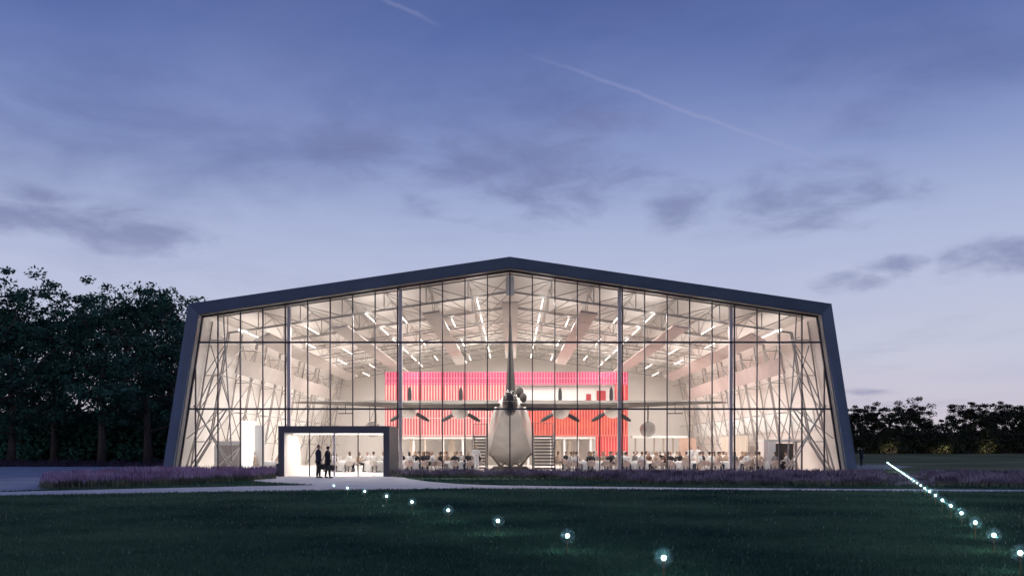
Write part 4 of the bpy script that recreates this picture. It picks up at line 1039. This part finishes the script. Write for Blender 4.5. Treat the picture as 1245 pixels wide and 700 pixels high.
for tx, ty, td, pal in tables:
    t = protoT if not usedT else copy_tree(protoT); usedT = True
    t.location = (tx, ty, .05); tag(t, 'round white-clothed ' + td.replace('table', 'dining table'), 'table', 'round dining tables in the hangar')
    v = protoV if not usedV else copy_tree(protoV); usedV = True
    v.location = (tx + .1, ty, .806); tag(v, 'white flower vase on the ' + td, 'vase', 'centrepieces on the dining tables')
    rot = random.uniform(-.12, .12)
    for k in range(8):
        a = k * math.pi / 4 + rot
        if pal == 'c' and k in (2, 3, 1, 6): continue
        if pal == 'p' and k in (1, 5): continue
        if ty > 65 and k in (1, 3): continue
        r0 = 1.36 + random.uniform(-.06, .08); x, y = tx + r0*math.cos(a), ty + r0*math.sin(a)
        if y > 57.9 and abs(x) < 20.2:
            face = math.atan2(ty - y, tx - x) - math.pi/2 + random.uniform(-.2, .2)
            ci = 0 if (pal != 'p') else 1
            c = protoC[ci] if not usedC[ci] else copy_tree(protoC[ci]); usedC[ci] = True
            c.location = (x, y, .05); c.rotation_euler = (0, 0, face)
            tag(c, f'{"blush" if ci == 0 else "pale"} shell chair, {seatw[k]} of {td}', 'chair', 'shell chairs around the dining tables')
            if random.random() < .06: continue
            vi = random.randrange(5); me, hc, yw = variants[vi]
            top = random.choice({'r': ['cblack', 'cblack', 'cwhite', 'cwhite', 'cwhite', 'ctan', 'cgrey', 'cbrown', 'ctan'], 'l': ['cblack', 'cblack', 'cblack', 'ctan', 'cwhite', 'cwhite'], 'p': ['cwhite', 'cwhite', 'ctan', 'cblack'], 'c': ['cgrey', 'cgrey', 'ctan']}[pal])
            hc_ = random.choice(['hdark', 'hdark', 'hbrown', 'hbrown', 'hfair', 'hgrey']); sk = random.choice(['skin', 'skin', 'skin', 'skin2'])
            p = obj('person', me, None, (x + .03*math.cos(a), y + .03*math.sin(a), .05), face)
            for si, mt in enumerate((M[sk], M[top], M[random.choice(['cnavy', 'cblack', 'cgrey'])], M['black'])):
                p.material_slots[si].link = 'OBJECT'; p.material_slots[si].material = mt
            tag(p, f'{hnm[hc_]} haired diner in {tops[top]}, {seatw[k]} of {td}', 'person', 'diners seated at the tables')
            h = obj('hair', hairs[(vi, random.choice(['short', 'short', 'long', 'bun']))], p)
            h.material_slots[0].link = 'OBJECT'; h.material_slots[0].material = M[hc_]

# ------------------------------------------------------------------ runway lights
def lamp_proto():
    root = empty('runway_light'); m = MB(); m.tube([(0, 0, 0), (0, 0, .235)], .008, 6); m.build('stake', M['stake'], root)
    m = MB(); m.tube([(0, 0, .225), (0, 0, .245), (0, 0, .255)], [.022, .034, .03], 10); m.build('lamp_base', M['stake'], root)
    m = MB(); m.ell((0, 0, .295), (.031, .031, .031), 12, 8); m.build('bulb', M['bulb'], root, True)
    li = bpy.data.lights.new('bulb_lamp', 'POINT'); li.energy = 24; li.color = (.55, .95, 1); li.shadow_soft_size = .034
    lo = bpy.data.objects.new('bulb_lamp', li); link(lo, root); lo.location = (0, 0, .295)
    m = MB(); m.ell((0, 0, .295), (.12, .12, .12), 20, 14); m.build('halo_globe', M['halo'], root, True); return root  # globe added round the bulb to carry its halo
lp = lamp_proto(); first = True
def lamp(x, y, lab, grp):
    global first
    o = lp if first else copy_tree(lp); first = False
    o.location = (x, y, terr(x, y) + .01); tag(o, lab, 'ground light', grp)
left = [(406, 590.3), (422.5, 593), (443.5, 597), (470, 603), (501, 610), (545, 620), (605.5, 633), (690, 651), (807, 678)]
for i, (px, y) in enumerate(left):
    d = 1.3 * F / (y - HZ); n_ = len(left) - i
    lamp((px - CX)/F*d, d, f'glowing stake light, {ordn[n_-1]} from the front in the central row on the lawn', 'stake lights leading to the entrance')
nums = ordn + ['thirteenth', 'fourteenth', 'fifteenth', 'sixteenth', 'seventeenth', 'eighteenth', 'nineteenth', 'twentieth'] + ['twenty-' + q for q in ordn[:9]] + ['thirtieth'] + ['thirty-' + q for q in ordn[:9]]
for i in range(34):
    d = 11.4 + 2.38 * i
    lamp(6.37 +   .391*(d - 11.4), d, f'glowing stake light, {nums[i]} from the front in the right-hand diagonal row', 'stake lights in the right-hand row')

# ------------------------------------------------------------------ trees
def leaf_cloud(centres, radii, per, size, rng, flat=.75):
    c = np.repeat(np.asarray(centres), per, 0); r = np.repeat(np.asarray(radii), per); n = len(c)
    u = rng.normal(size=(n, 3)); u /= np.linalg.norm(u, axis=1)[:, None]; rad = r * rng.random(n) ** .45
    p = c + u * rad[:, None] * np.array([1, 1, flat])
    s = size * rng.uniform(.6, 1.3, n)
    a = rng.normal(size=(n, 3)); a /= np.linalg.norm(a, axis=1)[:, None]; b = np.cross(a, rng.normal(size=(n, 3))); b /= np.linalg.norm(b, axis=1)[:, None]
    q = np.stack([p - a*s[:, None], p + b*s[:, None]*.5, p + a*s[:, None], p - b*s[:, None]*.5], 1)
    return q
def tree_meshes(seed, H, spread, leafmat, trunk_h=.22, nb=10, leaf=.22, per=70, clump=1.15):
    rg = random.Random(seed); rn = np.random.default_rng(seed)
    wood = MB(); cen = []; rad = []
    tr = H * .018 + .08
    pts = [Vector((0, 0, 0))]; n = 7
    for i in range(1, n + 1):
        pts.append(Vector((rg.uniform(-.02, .02)*H*i/n, rg.uniform(-.02, .02)*H*i/n, H*.86*i/n)))
    wood.tube(pts, [tr*(1.25 if i == 0 else (1 - .85*i/n)) for i in range(n + 1)], 8)
    for b in range(nb):
        t = trunk_h + (1 - trunk_h) * (b + rg.random()*.6) / nb; t = min(t, .97)
        k = t*.86*n/.86 ; k0 = min(int(k), n - 1); base = pts[k0].lerp(pts[k0+1], k - k0)
        az = b*2.4 + rg.uniform(-.4, .4); prof = math.sin(math.pi * min(1, (t - trunk_h*.6)/(1.08 - trunk_h*.6))) ** .6
        ln = spread * (0.45 + .6*prof) * rg.uniform(.75, 1.15)
        el = R(rg.uniform(18, 45)) + (t - .5)*.5
        d = Vector((math.cos(az)*math.cos(el), math.sin(az)*math.cos(el), math.sin(el)))
        p1 = base + d*ln*.5; p2 = base + d*ln + Vector((0, 0, ln*.12))
        wood.tube([base, p1, p2], [tr*.42*(1.1 - t*.6), tr*.25, tr*.08], 5)
        for q in range(6):
            u = .35 + .65*q/5; o = (base.lerp(p1, u*2) if u < .5 else p1.lerp(p2, u*2 - 1))
            off = Vector((rg.gauss(0, 1), rg.gauss(0, 1), rg.gauss(.25, .8))) * ln * .27
            e_ = o + off; wood.tube([o, e_], [tr*.10, tr*.03], 4, False)
            cen.append(tuple(e_)); rad.append(clump * rg.uniform(.6, 1.15))
            e2 = e_ + Vector((rg.gauss(0, 1), rg.gauss(0, 1), rg.gauss(.1, .7))) * clump * 1.1
            cen.append(tuple(e2)); rad.append(clump * rg.uniform(.35, .8))
    for q in range(7):
        a = rg.random()*6.3; cen.append((math.cos(a)*spread*.25*rg.random() + pts[-1].x, math.sin(a)*spread*.25*rg.random() + pts[-1].y, H*rg.uniform(.84, .98))); rad.append(clump*rg.uniform(.5, .9))
    qd = leaf_cloud(cen, rad, per, leaf, rn)
    me = raw_mesh('crown', qd.reshape(-1, 3), len(qd), 4, [leafmat])
    return wood.mesh('trunk', M['bark'], True), me
big = [tree_meshes(s, 19.0, 6.0, M['leaf1'], .22, 13, .20, 66, 1.3) for s in (3, 8, 21)]
small = [tree_meshes(s, 8.6, 4.0, M['leaf2'], .10, 12, .17, 95, .95) for s in (5, 14, 33)]
def tree(kind, vi, px, d, h, h0, label, grp, rz=None, wide=1.0):
    tm, cm = kind[vi]; x = (px - CX)/F*d
    root = empty('broadleaf_tree', (x, d, terr(x, d) - .03), random.uniform(0, 6.28) if rz is None else rz)
    s = h / h0; root.scale = (s*wide, s*wide, s); tag(root, label, 'tree', grp)
    obj('trunk', tm, root); obj('crown', cm, root)
T1 = [(-20, 90, 18.6, 0), (14, 92, 16.2, 1), (66, 99, 15.4, 2), (124, 94, 17.6, 0), (180, 97, 18.0, 1), (208, 103, 17.6, 2)]
nmL = ['mostly outside the frame edge', 'tallest, second from the left', 'third from the left', 'fourth from the left with forked trunk', 'second from the hangar', 'nearest the hangar wall']
for i, (px, d, h, v) in enumerate(T1): tree(big, v, px, d, h, 19, wide=1.15, label='tall dark tree left of hangar, front row, ' + nmL[i], grp='tall trees left of the hangar')
for i, (px, d, h, v) in enumerate([(-10, 113, 17.5, 2), (42, 118, 17.5, 0), (96, 112, 16.5, 1), (152, 117, 18, 2), (200, 114, 16.0, 0), (222, 121, 15.0, 1)]):
    tree(big, v, px, d, h, 19, f'dark broadleaf tree in the shaded rear row on the left, {ordn[i]} from the left', 'rear row of trees left of the hangar')
T2 = [(1030, 152, 6.2, 0), (1060, 150, 6.3, 1), (1106, 150, 6.9, 2), (1128, 158, 5.0, 0), (1180, 150, 6.9, 1), (1206, 155, 6.4, 2), (1238, 150, 6.8, 0), (1270, 152, 6.8, 1)]
for i, (px, d, h, v) in enumerate(T2): tree(small, v, px, d, h, 8.6, f'dark rounded tree on the right horizon, {ordn[i]} from the hangar', 'tree line beyond the right lawn', wide=1.35)
# shrubs: understorey on the left, hedge bushes under the right tree line
def shrub_mesh(seed, leafmat, n=26):
    rn = np.random.default_rng(seed); c = np.stack([rn.uniform(-1.6, 1.6, n), rn.uniform(-.9, .9, n), rn.uniform(.4, 2.0, n)], 1)
    c[:, 2] *= 1 - .18*np.abs(c[:, 0]); qd = leaf_cloud(c, rn.uniform(.45, .8, n), 90, .12, rn, .9)
    wd = MB()
    for k in range(0, n, 2): wd.tube([(c[k][0]*.15, c[k][1]*.15, 0), (c[k][0]*.6, c[k][1]*.6, c[k][2]*.5), tuple(c[k])], [.05, .03, .01], 5, False)
    return wd.mesh('stems', M['bark'], True), raw_mesh('foliage', qd.reshape(-1, 3), len(qd), 4, [leafmat])
shr = [shrub_mesh(s, M['leaf2']) for s in (2, 9)]; shl = [shrub_mesh(s, M['leaf1']) for s in (4, 6)]
def shrub(kind, vi, x, y, sc, label, grp):
    a, b = kind[vi]; root = empty('shrub', (x, y, terr(x, y) - .02), random.uniform(-.3, .3)); root.scale = (sc*1.2, sc, sc)
    tag(root, label, 'shrub', grp); obj('stems', a, root); obj('foliage', b, root)
for i in range(14):
    px = -30 + i*20; d = 104 + (i % 3)*2.5
    shrub(shl, i % 2, (px - CX)/F*d, d, 2.5 + .7*((i*7) % 3)/2, f'dark shrub below the left trees, {nums[i]} from the left', 'shrubs below the left trees')
for i in range(16):
    px = 1036 + i*15.5; d = 147 + (i % 3)
    shrub(shr, i % 2, (px - CX)/F*d, d, 1.5 + .45*((i*5) % 3)/2, f'low shrub under the right tree line, {nums[i]} from the hangar', 'shrubs under the right tree line')
# warm ground spotlights under three of the right-hand trees
for px, d, nm in ((1086, 144.5, 'nearest the hangar'), (1152, 144.5, 'middle of the three'), (1206, 144.5, 'farthest right')):
    x = (px - CX)/F*d; root = empty('ground_spotlight', (x, d, terr(x, d))); tag(root, f'small warm uplight in the grass under the right tree line, {nm}', 'spotlight', 'uplights under the right tree line')
    m = MB(); m.tube([(0, 0, 0), (0, 0, .12), (0, .08, .2)], [.09, .09, .08], 10); m.build('housing', M['black'], root)
    li = bpy.data.lights.new('spotlight_lamp', 'SPOT'); li.energy = 120; li.color = (1, .84, .6); li.spot_size = R(110); li.spot_blend = .6; li.shadow_soft_size = .06
    lo = bpy.data.objects.new('spotlight_lamp', li); link(lo, root); lo.location = (0, .12, .28); lo.rotation_euler = (R(115), 0, 0)

# a weak, very soft last light from the western sky
sun = bpy.data.lights.new('dusk_light', 'SUN'); sun.energy = 0.06; sun.angle = R(40); sun.color = (.75, .8, 1.0)
so = bpy.data.objects.new('dusk_light', sun); link(so); so.rotation_euler = (R(62), 0, R(-35)); so.location = (-30, -20, 40)

# ------------------------------------------------------------------ render settings
scene.render.engine = 'CYCLES'
cy = scene.cycles
cy.max_bounces = 6; cy.diffuse_bounces = 4; cy.glossy_bounces = 2; cy.transmission_bounces = 2; cy.transparent_max_bounces = 12
cy.sample_clamp_indirect = 4.0; cy.caustics_reflective = False; cy.caustics_refractive = False; cy.use_denoising = True
scene.view_settings.view_transform = 'Standard'; scene.view_settings.look = 'None'; scene.view_settings.exposure = 0; scene.view_settings.gamma = 1
